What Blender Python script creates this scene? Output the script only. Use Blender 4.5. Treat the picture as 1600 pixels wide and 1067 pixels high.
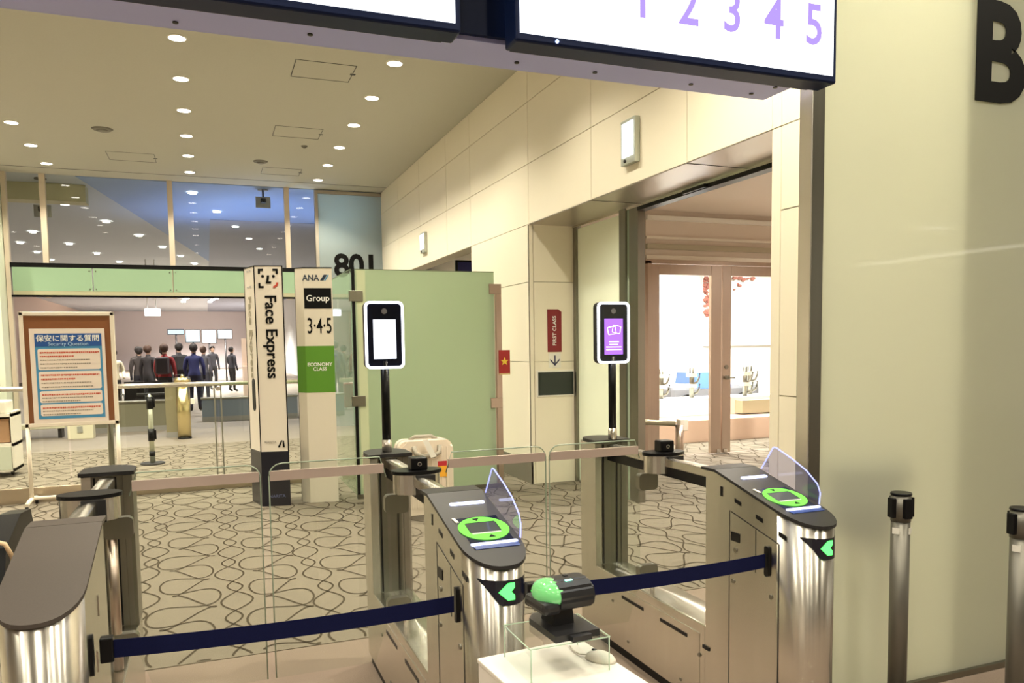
import bpy, bmesh, math, random
from mathutils import Vector, Matrix
random.seed(7)
for o in list(bpy.data.objects): bpy.data.objects.remove(o)
S = bpy.context.scene
COL = S.collection
PI = math.pi

# ------------------------------------------------------------------ camera
FPX, CY, YAW, PITCH, ROLL, CAMH = 1224.24, 630.35, .369708, .0749605, .0145576, 1.6
cd = bpy.data.cameras.new('camera'); cam = bpy.data.objects.new('camera', cd); COL.objects.link(cam)
cd.sensor_fit = 'HORIZONTAL'; cd.sensor_width = 36; cd.lens = FPX * 36 / 1600
cd.shift_y = (CY - 533.5) / 1600; cd.clip_end = 300; cd.clip_start = .05
fw = Vector((math.sin(YAW) * math.cos(PITCH), math.cos(YAW) * math.cos(PITCH), -math.sin(PITCH)))
rt = Vector((math.cos(YAW), -math.sin(YAW), 0)); dn = fw.cross(rt)
r2 = rt * math.cos(ROLL) + dn * math.sin(ROLL); d2 = -rt * math.sin(ROLL) + dn * math.cos(ROLL)
M = Matrix((r2, -d2, -fw)).transposed().to_4x4(); M.translation = Vector((0, 0, CAMH))
cam.matrix_world = M
S.camera = cam

# ------------------------------------------------------------------ world, exposure
w = bpy.data.worlds.new('world'); S.world = w; w.use_nodes = True
w.node_tree.nodes['Background'].inputs[0].default_value = (1.0, .91, .70, 1)
w.node_tree.nodes['Background'].inputs[1].default_value = .40
S.view_settings.view_transform = 'Standard'; S.view_settings.look = 'None'
S.view_settings.gamma = 1; S.view_settings.use_curve_mapping = False
S.view_settings.exposure = 0.68
WARM = (1.0, .86, .62); NEUT = (1.0, .92, .73); COOL = (.55, .72, 1.0)

# ------------------------------------------------------------------ helpers
MATS = {}
def mat(name, col, rough=.5, metal=0.0, spec=.5, emit=None, es=0.0, coat=0.0, noise=None, bump=None, trans=0.0):
    if name in MATS: return MATS[name]
    m = bpy.data.materials.new(name); m.use_nodes = True; nt = m.node_tree; b = nt.nodes['Principled BSDF']
    b.inputs['Base Color'].default_value = (*col, 1); b.inputs['Roughness'].default_value = rough
    b.inputs['Metallic'].default_value = metal; b.inputs['Specular IOR Level'].default_value = spec
    b.inputs['Coat Weight'].default_value = coat; b.inputs['Coat Roughness'].default_value = .04
    if emit: b.inputs['Emission Color'].default_value = (*emit, 1); b.inputs['Emission Strength'].default_value = es
    if noise:
        scale, amt, stretch = noise
        tc = nt.nodes.new('ShaderNodeTexCoord'); mp = nt.nodes.new('ShaderNodeMapping'); mp.inputs['Scale'].default_value = stretch
        n = nt.nodes.new('ShaderNodeTexNoise'); n.inputs['Scale'].default_value = scale; n.inputs['Detail'].default_value = 4
        cr = nt.nodes.new('ShaderNodeMix'); cr.data_type = 'RGBA'
        cr.inputs[6].default_value = (*[c * (1 - amt) for c in col], 1); cr.inputs[7].default_value = (*[min(1, c * (1 + amt)) for c in col], 1)
        nt.links.new(tc.outputs['Object'], mp.inputs[0]); nt.links.new(mp.outputs[0], n.inputs['Vector'])
        nt.links.new(n.outputs['Fac'], cr.inputs[0]); nt.links.new(cr.outputs[2], b.inputs['Base Color'])
        if bump:
            bp = nt.nodes.new('ShaderNodeBump'); bp.inputs['Strength'].default_value = bump; bp.inputs['Distance'].default_value = .002
            nt.links.new(n.outputs['Fac'], bp.inputs['Height']); nt.links.new(bp.outputs[0], b.inputs['Normal'])
    if name == 'brushed_steel':
        b.inputs['Anisotropic'].default_value = .85; b.inputs['Anisotropic Rotation'].default_value = .25; tg = nt.nodes.new('ShaderNodeTangent'); tg.direction_type = 'RADIAL'; tg.axis = 'Z'; nt.links.new(tg.outputs[0], b.inputs['Tangent'])
    if trans:
        tr = nt.nodes.new('ShaderNodeBsdfTranslucent'); tr.inputs[0].default_value = (*col, 1)
        mx = nt.nodes.new('ShaderNodeMixShader'); mx.inputs[0].default_value = trans
        out = nt.nodes['Material Output']
        nt.links.new(b.outputs[0], mx.inputs[1]); nt.links.new(tr.outputs[0], mx.inputs[2]); nt.links.new(mx.outputs[0], out.inputs[0])
    MATS[name] = m; return m
def emat(name, col, s):
    if name in MATS: return MATS[name]
    m = bpy.data.materials.new(name); m.use_nodes = True; nt = m.node_tree; nt.nodes.clear()
    e = nt.nodes.new('ShaderNodeEmission'); e.inputs[0].default_value = (*col, 1); e.inputs[1].default_value = s
    o = nt.nodes.new('ShaderNodeOutputMaterial'); nt.links.new(e.outputs[0], o.inputs[0])
    MATS[name] = m; return m
def gmat(name, tint, ior=1.45, haze=0.0, hazecol=(.8, .85, .75), gl=(1, 1, 1)):
    """thin sheet glass: tinted see-through plus Fresnel gloss, optional frosted haze"""
    m = bpy.data.materials.new(name); m.use_nodes = True; nt = m.node_tree; nt.nodes.clear()
    t = nt.nodes.new('ShaderNodeBsdfTransparent'); t.inputs[0].default_value = (*tint, 1)
    g = nt.nodes.new('ShaderNodeBsdfGlossy'); g.inputs['Roughness'].default_value = .02; g.inputs[0].default_value = (*gl, 1)
    f = nt.nodes.new('ShaderNodeFresnel'); f.inputs[0].default_value = ior
    last = t.outputs[0]
    if haze:
        d = nt.nodes.new('ShaderNodeBsdfDiffuse'); d.inputs[0].default_value = (*hazecol, 1)
        tl = nt.nodes.new('ShaderNodeBsdfTranslucent'); tl.inputs[0].default_value = (*hazecol, 1)
        md = nt.nodes.new('ShaderNodeMixShader'); md.inputs[0].default_value = .5
        nt.links.new(d.outputs[0], md.inputs[1]); nt.links.new(tl.outputs[0], md.inputs[2])
        mh = nt.nodes.new('ShaderNodeMixShader'); mh.inputs[0].default_value = haze
        nt.links.new(last, mh.inputs[1]); nt.links.new(md.outputs[0], mh.inputs[2]); last = mh.outputs[0]
    mx = nt.nodes.new('ShaderNodeMixShader'); o = nt.nodes.new('ShaderNodeOutputMaterial')
    ge = nt.nodes.new('ShaderNodeNewGeometry'); ml = nt.nodes.new('ShaderNodeMath'); ml.operation = 'MULTIPLY_ADD'; ml.inputs[1].default_value = -1; ml.inputs[2].default_value = 1
    mm = nt.nodes.new('ShaderNodeMath'); mm.operation = 'MULTIPLY'   # inner faces of the sheet do not mirror
    nt.links.new(ge.outputs['Backfacing'], ml.inputs[0]); nt.links.new(ml.outputs[0], mm.inputs[0]); nt.links.new(f.outputs[0], mm.inputs[1])
    nt.links.new(mm.outputs[0], mx.inputs[0]); nt.links.new(last, mx.inputs[1]); nt.links.new(g.outputs[0], mx.inputs[2])
    nt.links.new(mx.outputs[0], o.inputs[0]); MATS[name] = m; return m

def new(): return bmesh.new()
def box(bm, x0, x1, y0, y1, z0, z1, bev=0.0, seg=2):
    r = bmesh.ops.create_cube(bm, size=1)
    vs = r['verts']
    for v in vs:
        v.co = Vector((x0 + (v.co.x + .5) * (x1 - x0), y0 + (v.co.y + .5) * (y1 - y0), z0 + (v.co.z + .5) * (z1 - z0)))
    if bev:
        es = list({e for v in vs for e in v.link_edges})
        bmesh.ops.bevel(bm, geom=es, offset=bev, segments=seg, profile=.5, affect='EDGES')
    return bm
def prism(bm, pts, f0, f1):
    """pts: list of 2-D points; f0/f1 map a point to the two end faces in 3-D"""
    a = [bm.verts.new(f0(*p)) for p in pts]; b = [bm.verts.new(f1(*p)) for p in pts]
    n = len(pts)
    bm.faces.new(a); bm.faces.new(list(reversed(b)))
    for i in range(n):
        j = (i + 1) % n
        bm.faces.new((a[j], a[i], b[i], b[j]))
    return bm
def prz(bm, pts, z0, z1): return prism(bm, pts, lambda x, y: (x, y, z0), lambda x, y: (x, y, z1))
def pry(bm, pts, y0, y1): return prism(bm, pts, lambda x, z: (x, y0, z), lambda x, z: (x, y1, z))
def prx(bm, pts, x0, x1): return prism(bm, pts, lambda y, z: (x0, y, z), lambda y, z: (x1, y, z))
def cyl(bm, p0, p1, r0, r1=None, n=18):
    p0 = Vector(p0); p1 = Vector(p1); r1 = r0 if r1 is None else r1
    ax = (p1 - p0).normalized(); up = Vector((0, 0, 1)) if abs(ax.z) < .9 else Vector((1, 0, 0))
    u = ax.cross(up).normalized(); v = ax.cross(u)
    a = [bm.verts.new(p0 + (u * math.cos(2 * PI * i / n) + v * math.sin(2 * PI * i / n)) * r0) for i in range(n)]
    b = [bm.verts.new(p1 + (u * math.cos(2 * PI * i / n) + v * math.sin(2 * PI * i / n)) * r1) for i in range(n)]
    bm.faces.new(a); bm.faces.new(list(reversed(b)))
    for i in range(n):
        f = bm.faces.new((a[(i + 1) % n], a[i], b[i], b[(i + 1) % n])); f.smooth = True
    return bm
def tube(bm, pts, r, n=8):
    rings = []
    pts = [Vector(p) for p in pts]
    for i, p in enumerate(pts):
        t = (pts[min(i + 1, len(pts) - 1)] - pts[max(i - 1, 0)]).normalized()
        up = Vector((0, 0, 1)) if abs(t.z) < .95 else Vector((1, 0, 0))
        u = t.cross(up).normalized(); v = t.cross(u)
        rings.append([bm.verts.new(p + (u * math.cos(2 * PI * k / n) + v * math.sin(2 * PI * k / n)) * r) for k in range(n)])
    for a, b in zip(rings, rings[1:]):
        for k in range(n):
            f = bm.faces.new((a[k], a[(k + 1) % n], b[(k + 1) % n], b[k])); f.smooth = True
    bm.faces.new(list(reversed(rings[0]))); bm.faces.new(rings[-1])
    return bm
def rrect(w, h, r, n=5, cx=0, cz=0):
    pts = []
    for (sx, sz, a0) in ((1, 1, 0), (-1, 1, 90), (-1, -1, 180), (1, -1, 270)):
        for k in range(n + 1):
            a = math.radians(a0 + 90 * k / n)
            pts.append((cx + sx * (w / 2 - r) + r * math.cos(a), cz + sz * (h / 2 - r) + r * math.sin(a)))
    return pts
def ell(rx, ry, n=28, cx=0, cy=0): return [(cx + rx * math.cos(2 * PI * i / n), cy + ry * math.sin(2 * PI * i / n)) for i in range(n)]
def O(name, bm, m, parent=None, loc=None, rz=0):
    if isinstance(bm, bmesh.types.BMesh):
        bmesh.ops.recalc_face_normals(bm, faces=bm.faces)
        me = bpy.data.meshes.new(name); bm.to_mesh(me); bm.free()
    else: me = bm
    if m is not None and not me.materials: me.materials.append(m)
    o = bpy.data.objects.new(name, me); COL.objects.link(o)
    if parent is not None: o.parent = parent
    if loc is not None: o.location = loc
    if rz: o.rotation_euler = (0, 0, rz)
    return o
def B(name, m, parent, *a, bev=0.0, **k): return O(name, box(new(), *a, bev=bev), m, parent, **k)
def tag(o, label, cat, group=None, kind=None):
    if label: o['label'] = label
    if cat: o['category'] = cat
    if group: o['group'] = group
    if kind: o['kind'] = kind
    return o
def E(name, loc, label, cat, group=None, rz=0, kind=None):
    o = bpy.data.objects.new(name, None); COL.objects.link(o); o.location = loc; o.rotation_euler = (0, 0, rz)
    o.empty_display_size = .1
    return tag(o, label, cat, group, kind)
def copy_tree(o, parent=None):
    c = o.copy(); COL.objects.link(c)
    if parent is not None: c.parent = parent
    for ch in list(o.children): copy_tree(ch, c)
    return c
def T(name, s, size, m, parent, loc, rot=(PI / 2, 0, 0), ax='CENTER', ay='BOTTOM_BASELINE', ext=.001, off=0.0, sx=1.0, space=1.0, line=1.0):
    cu = bpy.data.curves.new(name, 'FONT'); cu.body = s; cu.size = size; cu.align_x = ax; cu.align_y = ay
    cu.extrude = ext; cu.offset = off; cu.space_character = space; cu.space_line = line; cu.resolution_u = 4
    t = bpy.data.objects.new('tmp', cu); COL.objects.link(t)
    dg = bpy.context.evaluated_depsgraph_get(); me = bpy.data.meshes.new_from_object(t.evaluated_get(dg))
    bpy.data.objects.remove(t); bpy.data.curves.remove(cu)
    me.name = name; me.materials.clear(); me.materials.append(m)
    o = bpy.data.objects.new(name, me); COL.objects.link(o); o.parent = parent; o.location = loc; o.rotation_euler = rot
    o.scale = (sx, 1, 1)
    return o
def spot(loc, power, col, ang=110, r=.07, blend=.6, rot=(0, 0, 0), parent=None):
    l = bpy.data.lights.new('lamp', 'SPOT'); l.energy = power; l.color = col; l.spot_size = math.radians(ang); l.spot_blend = blend; l.shadow_soft_size = r
    o = bpy.data.objects.new('lamp', l); COL.objects.link(o); o.location = loc; o.rotation_euler = rot
    if parent is not None: o.parent = parent
    return o

# ------------------------------------------------------------------ materials
PANEL = mat('cream_panel', (.88, .82, .68), .38, spec=.4)
PANEL2 = mat('cream_core', (.45, .41, .33), .6)
CEIL = mat('ceiling_paint', (.50, .49, .42), .8, noise=(40, .04, (1, 1, 1)))
HCEIL = mat('hall_ceiling_paint', (.46, .49, .54), .8)
BLUEC = mat('blue_ceiling_cast', (.24, .33, .55), .7)  # blue cast beyond the glass is put into the ceiling colour
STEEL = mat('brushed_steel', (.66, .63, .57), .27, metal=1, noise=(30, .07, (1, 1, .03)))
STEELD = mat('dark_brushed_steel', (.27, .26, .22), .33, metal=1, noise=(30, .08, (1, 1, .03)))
BRONZE = mat('bronze_steel', (.52, .43, .36), .3, metal=1, noise=(30, .06, (1, 1, .03)))
BLACK = mat('black_plastic', (.004, .004, .005), .35, spec=.25)
BLACKG = mat('black_gloss', (.006, .008, .02), .08)
DGREY = mat('dark_grey_plate', (.026, .025, .026), .42, spec=.3)
PLATE = mat('brown_grey_plate', (.078, .064, .056), .5, spec=.25, noise=(300, .15, (1, 1, 1)))
WHITE = mat('white_paint', (.82, .80, .74), .45)
OFFW = mat('warm_white_plastic', (.78, .73, .64), .45)
NAVY = mat('navy_webbing', (.004, .006, .042), .8, spec=.15, noise=(250, .25, (1, 1, 1)))
NAVYB = mat('navy_black_frame', (.003, .010, .05), .45, spec=.2)
LAV = mat('lavender_soffit', (.44, .47, .86), .45)
CARPET = mat('greige_carpet', (.215, .185, .145), .95, spec=.1, noise=(180, .16, (1, 1, 1)), bump=.5)
CARPLAIN = mat('plain_rose_carpet', (.255, .198, .16), .95, spec=.1, noise=(160, .13, (1, 1, 1)), bump=.5)
SWIRL = mat('dark_brown_pile', (.075, .06, .042), .95, spec=.05)
TAN = mat('tan_floor', (.22, .185, .15), .7)
FROST = mat('frosted_glass_sheet', (.77, .78, .67), .55, coat=.6, trans=.62)
FROSTB = mat('frosted_blue_sheet', (.52, .60, .60), .5, coat=.5, trans=.5)
GREENG = mat('frosted_green_sheet', (.56, .67, .49), .45, coat=.5, trans=.45)
GBAND = mat('green_band_glass', (.29, .44, .29), .4, coat=.5)
CLEAR = gmat('clear_glass', (.95, .97, .95))
CLEARG = gmat('clear_green_glass', (.80, .90, .80), haze=.12)
ACRY = gmat('acrylic', (.93, .96, .95), 1.35)
FINM = gmat('violet_acrylic', (.84, .85, .97), 1.4, haze=.07, hazecol=(.5, .5, 1))
EDGEV = emat('violet_edge_glow', (.35, .38, 1.0), 1.6)
EDGEG = mat('glass_edge', (.36, .43, .34), .2)
PINK = mat('rose_film', (.56, .44, .385), .5)
LIGHT = emat('lamp_glow', (1, .95, .85), 14)
SCREENW = emat('screen_white', (.93, .97, 1.0), 1.9)
PURPLE = emat('screen_purple', (.40, .28, .86), .85)
TEAL = emat('screen_teal', (.62, .93, .88), 1.3)
INK = mat('black_print', (.004, .004, .004), .6, spec=.15)
WINK = mat('white_print', (.85, .85, .82), .6)
GREENP = mat('green_print', (.10, .28, .022), .5)
REDP = mat('crimson_print', (.23, .012, .02), .5)
BARW = emat('light_bar', (.62, .68, 1.0), 2.2)
RINGG = emat('green_ring_glow', (.22, .82, .10), 1.1)
GLOWG = emat('green_arrow_glow', (.07, 1.0, .10), 2.4)

# ------------------------------------------------------------------ floor
floor = B('floor', CARPLAIN, None, -9, 16, -12, 80, -.1, 0); tag(floor, 'rose-beige carpeted floor running under the whole boarding area', 'floor', kind='structure')
B('patterned_carpet', CARPET, floor, -9, 12, 4.22, 14.2, -.02, .004)
B('hall_floor_sheet', TAN, floor, -9, 12, 14.2, 80, -.02, .002)
sw = new()
def strip(pts, wd=.0065, z=.0065):
    vs = []
    for i, p in enumerate(pts):
        a = pts[max(i - 1, 0)]; b = pts[min(i + 1, len(pts) - 1)]
        tx, ty = b[0] - a[0], b[1] - a[1]; L = math.hypot(tx, ty) or 1
        nx, ny = -ty / L * wd, tx / L * wd
        vs.append((sw.verts.new((p[0] + nx, p[1] + ny, z)), sw.verts.new((p[0] - nx, p[1] - ny, z))))
    for i, ((a, b), (c, d)) in enumerate(zip(vs, vs[1:])):
        if 4.225 < pts[i][1] < 14.1 and 4.225 < pts[i + 1][1] < 14.1: sw.faces.new((a, b, d, c))
TX, TY = .56, .64
def fA(u):
    u %= 1.0
    return .095 * math.sin(PI * u / .62) if u < .62 else -.048 * math.sin(PI * (u - .62) / .38)
for i in range(-8, 15):
    x0 = i * TX + .1; ph = i * .37
    nA = int(10.8 / TY * 24)
    for sg in (-1, 1):
        strip([(x0 + sg * fA(j / 24 + ph) + .02 * math.sin(j * .13), 3.7 + j / 24 * TY) for j in range(nA)])
    for (dx, am, ov, p2) in ((.27, .19, .085, 0.4), (.30, .13, -.07, 2.6)):
        pts = []
        for j in range(int(10.8 / TY * 30)):
            t = 2 * PI * j / 30; q = t + 2 * PI * ph + p2
            pts.append((x0 + dx + am * math.sin(q) + .03 * math.sin(q / 2), 3.7 + t * TY / (2 * PI) - ov * math.sin(2 * q)))
        strip(pts)
cs = O('carpet_swirl', sw, SWIRL, floor); cs['kind'] = 'stuff'; cs['label'] = 'dark brown looping lines woven in the carpet'

# ------------------------------------------------------------------ ceiling
ZC = 4.70
ceil = B('ceiling', CEIL, None, -7, 3.42, 2.5, 16.0, ZC, ZC + .12); tag(ceil, 'matt olive grey ceiling over the boarding gate area', 'ceiling', kind='structure')
def hatch(x0, x1, y0, y1):
    b = new(); t = .008
    for a in ((x0, x1, y0, y0 + t), (x0, x1, y1 - t, y1), (x0, x0 + t, y0, y1), (x1 - t, x1, y0, y1)): box(b, *a, ZC - .003, ZC + .01)
    box(b, x1 - .03, x1 + .03, (y0 + y1) / 2 - .02, (y0 + y1) / 2 + .02, ZC - .004, ZC + .01)
    O('access_hatch_outline', b, DGREY, ceil)
hatch(1.02, 1.68, 8.93, 9.50); hatch(1.02, 1.68, 11.62, 12.19); hatch(1.02, 1.68, 14.3, 14.86); hatch(-1.35, -.65, 13.9, 14.5)
B('ceiling_groove', DGREY, ceil, -7, 3.41, 15.43, 15.445, ZC - .003, ZC + .01)
def disc_vent(x, y, r, name='air_vent'):
    b = new(); cyl(b, (0, 0, 0), (0, 0, -.02), r, r * .8, 20); cyl(b, (0, 0, -.02), (0, 0, -.035), r * .55, r * .4, 20)
    o = O(name, b, mat('vent_grey', (.2, .19, .16), .6), None, (x, y, ZC)); return o
tag(disc_vent(-1.24, 12.55, .14), 'round dark ceiling vent left of the middle row of downlights', 'vent')
tag(disc_vent(.96, 13.9, .12), 'round dark ceiling vent right of the middle row of downlights', 'vent')
tag(disc_vent(1.53, 12.65, .05, 'smoke_detector'), 'tiny dark smoke detector beside a ceiling hatch', 'detector')

def make_down():
    r = E('downlight', (0, 0, 0), 'round recessed ceiling downlight with bright white lens', 'downlight', 'recessed downlights in the gate ceiling')
    b = new(); n = 24
    ro = [b.verts.new((.095 * math.cos(2 * PI * i / n), .095 * math.sin(2 * PI * i / n), -.006)) for i in range(n)]
    ri = [b.verts.new((.08 * math.cos(2 * PI * i / n), .08 * math.sin(2 * PI * i / n), -.012)) for i in range(n)]
    rt_ = [b.verts.new((.095 * math.cos(2 * PI * i / n), .095 * math.sin(2 * PI * i / n), .0)) for i in range(n)]
    for i in range(n):
        j = (i + 1) % n; b.faces.new((ro[i], ro[j], ri[j], ri[i])); b.faces.new((rt_[i], rt_[j], ro[j], ro[i]))
    O('trim_ring', b, WHITE, r)
    O('lens', cyl(new(), (0, 0, -.004), (0, 0, -.010), .081, n=24), LIGHT, r)
    return r
proto = make_down(); first = True
NP, HP = 150, 800
spots_near = [(x, y) for x in (-.15, 2.05) for y in (8.70, 9.97, 11.25, 12.55, 13.82, 15.07)] + [(-2.34, y) for y in (8.70, 9.97, 11.25, 12.55, 13.82, 15.07)]
spots_near += [(x, y) for x in (-.15, 2.05) for y in (4.6, 6.6)] + [(-4.53, y) for y in (5.2, 8.2, 11.2, 14.2)]  # far-left row is unseen, added to brighten the left wall
for (x, y) in spots_near:
    d = proto if first else copy_tree(proto); first = False
    d.location = (x, y, ZC)
    if y > 8 and x > -3: d['label'] = 'recessed ceiling downlight in the %s row, %s from the overhead beam' % ({-2.34: 'left', -.15: 'middle', 2.05: 'right'}[x], {8.70: 'nearest', 9.97: 'second', 11.25: 'third', 12.55: 'fourth', 13.82: 'fifth', 15.07: 'farthest'}[y])
    spot((x, y, ZC - .03), NP if x > -3 else 420, NEUT, 125)
hall_spots = [(-.14, 16.9), (-2.65, 18.96), (-2.12, 21.27), (-1.58, 23.6), (-1.11, 26.05), (-.68, 28.4), (-.28, 30.8), (.34, 19.06), (.80, 21.2), (1.23, 23.4), (1.65, 25.7),
              (-4.06, 23.56), (-3.57, 25.93), (-3.13, 28.25), (-2.72, 30.7), (-4.80, 25.97), (-4.79, 28.3), (-4.77, 30.55), (-2.3, 33.1), (.15, 33.2), (.55, 35.6), (.95, 38), (-1.9, 35.5), (-1.5, 38), (1.4, 41), (-1.1, 41), (1.9, 45), (-.6, 45), (2.4, 50), (-.1, 50)]
for i, (x, y) in enumerate(hall_spots):
    d = copy_tree(proto); d.location = (x, y, ZC - .026)
    d['label'] = 'small bright downlight in the hall ceiling beyond the glass wall'; d['group'] = 'downlights in the far hall ceiling'
for (x, y) in ((-2.12, 21.27), (-1.11, 26.05), (.80, 21.2), (-3.57, 25.93), (-.28, 30.8), (.95, 38), (-1.9, 35.5), (2.2, 31), (.5, 50), (-3.5, 58), (4, 58), (0, 64)):
    spot((x, y, ZC - .05), HP * (.95 if y < 34 else 6), (1, .93, .85), 140, .15)  # spots without fixtures at the far end are added to brighten it

# ------------------------------------------------------------------ right wall with panels
XW = 3.41
wall = E('wall_right', (XW, 8, 0), 'cream panelled wall along the right with two door openings', 'wall', kind='structure')
def wloc(o): o.location = (-XW, -8, 0); return o
core = new()
box(core, XW + .012, XW + .25, 2.95, 4.15, 0, ZC); box(core, XW + .012, XW + .25, 4.15, 8.24, 2.975, ZC)
box(core, XW + .012, XW + .25, 8.24, 10.25, 0, ZC); box(core, XW + .012, XW + .25, 10.25, 14.5, 2.94, ZC); box(core, XW + .012, XW + .25, 14.5, 16.0, 0, ZC)
wloc(O('wall_core', core, PANEL2, wall))
YS = [2.95, 4.06, 4.15, 5.10, 6.67, 8.2, 10.25, 11.38, 12.95, 14.5, 16.0]
for a, b_ in zip(YS, YS[1:]):
    for z0, z1 in ((2.94, 3.60), (3.60, 4.27), (4.27, ZC)):
        wloc(B('wall_panel', PANEL, wall, XW, XW + .02, a + .004, b_ - .004, z0 + .004, z1 - .004))
    low = {2.95: ((0, 1.25), (1.25, 2.42), (2.42, 2.94)), 8.2: ((.27, 1.40), (1.40, 2.30), (2.30, 2.94)), 4.06: ((0, 2.94),), 14.5: ((.27, 1.4), (1.4, 2.3), (2.3, 2.94))}.get(a, ())
    for z0, z1 in low: wloc(B('wall_panel', PANEL, wall, XW, XW + .02, a + .004, b_ - .004, z0 + .004, z1 - .004))
bb = B('baseboard_right', mat('dark_wall_foot', (.16, .145, .115), .35), None, XW - .004, XW + .02, 8.2, 10.25, .004, .268); tag(bb, 'dark grey band along the cream wall foot', 'baseboard', kind='structure')  # dark band over the lowest part of the wall
o = B('wall_light_block', PANEL, None, 3.19, XW + .25, 2.69, 2.94, 0, ZC); tag(o, 'unseen cream block that keeps light off the right of the frosted sheet', 'wall', kind='structure')  # added block shades the right part of the frosted sheet from behind
# reveal of the near opening carrying the FIRST CLASS sign
rev = E('wall_reveal', (XW, 8.2, 0), 'cream panelled door reveal carrying the first class sign', 'wall', kind='structure')
def rl(o): o.location = (-XW, -8.2, 0); return o
rl(B('reveal_core', PANEL2, rev, XW + .012, 3.97, 8.215, 8.4, 0, 2.94))
rl(B('edge_trim', PANEL, rev, XW, XW + .045, 8.2, 8.23, .0, 2.94))
for z0, z1 in ((0, .27), (.27, 1.40), (1.40, 2.30), (2.30, 2.94)): rl(B('wall_panel', PANEL, rev, XW + .052, 3.965, 8.2, 8.225, z0 + .003, z1 - .003))
sf = new(); box(sf, XW + .003, 4.02, 4.15, 8.2, 2.935, 2.965); so = O('door_soffit', sf, mat('satin_soffit', (.55, .5, .44), .3, metal=.7)); tag(so, 'satin metal soffit above the recessed sliding door', 'soffit', kind='structure')
for y in (5.1, 6.67): B('soffit_joint', DGREY, so, XW, 4.0, y - .003, y + .003, 2.932, 2.94)
jb = B('wall_jamb', PANEL, None, XW + .25, 4.1, 3.95, 4.15, 0, 2.94); tag(jb, 'cream inner jamb on the near side of the door opening', 'wall', kind='structure')

# signs on the reveal
fs = E('first_class_sign', (3.71, 8.199, 1.5), 'tall crimson sign reading first class above a white arrow tile', 'sign')
O('plate', pry(new(), [(-.088, .01), (.088, .01), (.088, .465), (.05, .495), (-.088, .495)], -.004, 0), REDP, fs)
T('lettering', 'FIRST CLASS', .062, WINK, fs, (.018, -.006, .25), (PI / 2, -PI / 2, 0), ax='CENTER', off=.001)
O('arrow_plate', pry(new(), [(-.075, -.17), (.075, -.17), (.075, 0), (-.075, 0)], -.004, 0), WHITE, fs)
ab = new(); pry(ab, [(-.008, -.03), (.008, -.03), (.008, -.14), (-.008, -.14)], -.007, -.004)
for sgn in (-1, 1): pry(ab, [(0, -.15), (sgn * .058, -.088), (sgn * .058, -.068), (0, -.128)], -.007, -.004)
O('arrow', ab, mat('navy_ink', (.02, .02, .08), .5), fs)
ip = E('wall_monitor', (3.72, 8.2, 1.15), 'dark landscape monitor panel in a pale frame below the arrow', 'monitor')
B('bezel', WHITE, ip, -.24, .24, -.008, 0, -.15, .15, bev=.003); B('screen', mat('dark_screen', (.015, .022, .02), .12), ip, -.222, .222, -.011, -.006, -.132, .132)

# sliding door, fixed glass beside it, track
sd = E('window_1', (3.97, 8.2, 0), 'pale frosted glass sidelight with steel frame beside the door opening', 'window', kind='structure')
def sl(o): o.location = (-3.97, -8.2, 0); return o
sl(B('glass', mat('pale_frosted', (.86, .90, .78), .4, coat=.5, trans=.65), sd, 3.98, 3.995, 7.10, 8.14, .02, 2.9))
sl(B('steel_stile', STEELD, sd, 3.95, 4.02, 8.13, 8.195, 0, 2.94))
sl(B('steel_stile', STEELD, sd, 3.94, 4.02, 6.97, 7.10, 0, 2.94)); sl(B('glass_edge', EDGEG, sd, 3.96, 4.0, 6.93, 6.97, 0, 2.92)); sl(B('steel_stile', STEELD, sd, 3.96, 4.04, 6.76, 6.93, 0, 2.94))
tr = E('door_track', (3.97, 5.5, 2.9), 'black sliding door track with sensor above the opening', 'track', kind='structure')
def tl(o): o.location = (-3.97, -5.5, -2.9); return o
tl(B('track', BLACK, tr, 3.95, 4.05, 4.15, 6.76, 2.88, 2.915)); tl(B('track_cover', STEEL, tr, 3.945, 4.06, 4.15, 8.2, 2.915, 2.937)); tl(B('motion_sensor', BLACK, tr, 3.915, 3.95, 5.6, 5.93, 2.885, 2.915, bev=.006))

# ------------------------------------------------------------------ vestibule behind the opening with double glass doors
PINKW = mat('rose_beige_paint', (.72, .63, .55), .6)
v = B('wall_vestibule', PINKW, None, 3.97, 5.58, 9.35, 9.5, 0, 4.0); tag(v, 'rose-beige wall left of the glass double doors', 'wall', kind='structure')
v = new(); box(v, 5.58, 9.6, 9.32, 9.5, 2.70, 4.0); o = O('wall_over_doors', v, PINKW); tag(o, 'rose-beige bulkhead with stepped mouldings above the glass doors', 'wall', kind='structure')
for z0, z1, d, m in ((3.25, 3.31, .05, WHITE), (3.0, 3.035, .03, OFFW), (2.86, 2.93, .05, mat('moulding_olive', (.42, .38, .28), .5)), (2.72, 2.78, .035, OFFW)): B('moulding', m, o, 5.58, 9.6, 9.32 - d, 9.33, z0, z1)
v = B('ceiling_vestibule', PINKW, None, 4.03, 9.6, 4.15, 9.5, 3.38, 3.5); tag(v, 'rose-beige vestibule ceiling seen through the doorway', 'ceiling', kind='structure')
B('recess_trim', mat('taupe', (.35, .29, .24), .6), v, 6.3, 7.6, 6.4, 7.2, 3.372, 3.39)
v = B('wall_vestibule_end', PINKW, None, 9.5, 9.7, 4.0, 9.5, 0, 3.5); tag(v, 'rose-beige end wall of the vestibule', 'wall', kind='structure')
v = B('wall_vestibule_side', PINKW, None, 4.1, 9.6, 3.95, 4.15, 0, 3.5); tag(v, 'rose-beige near wall of the vestibule', 'wall', kind='structure')
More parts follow.
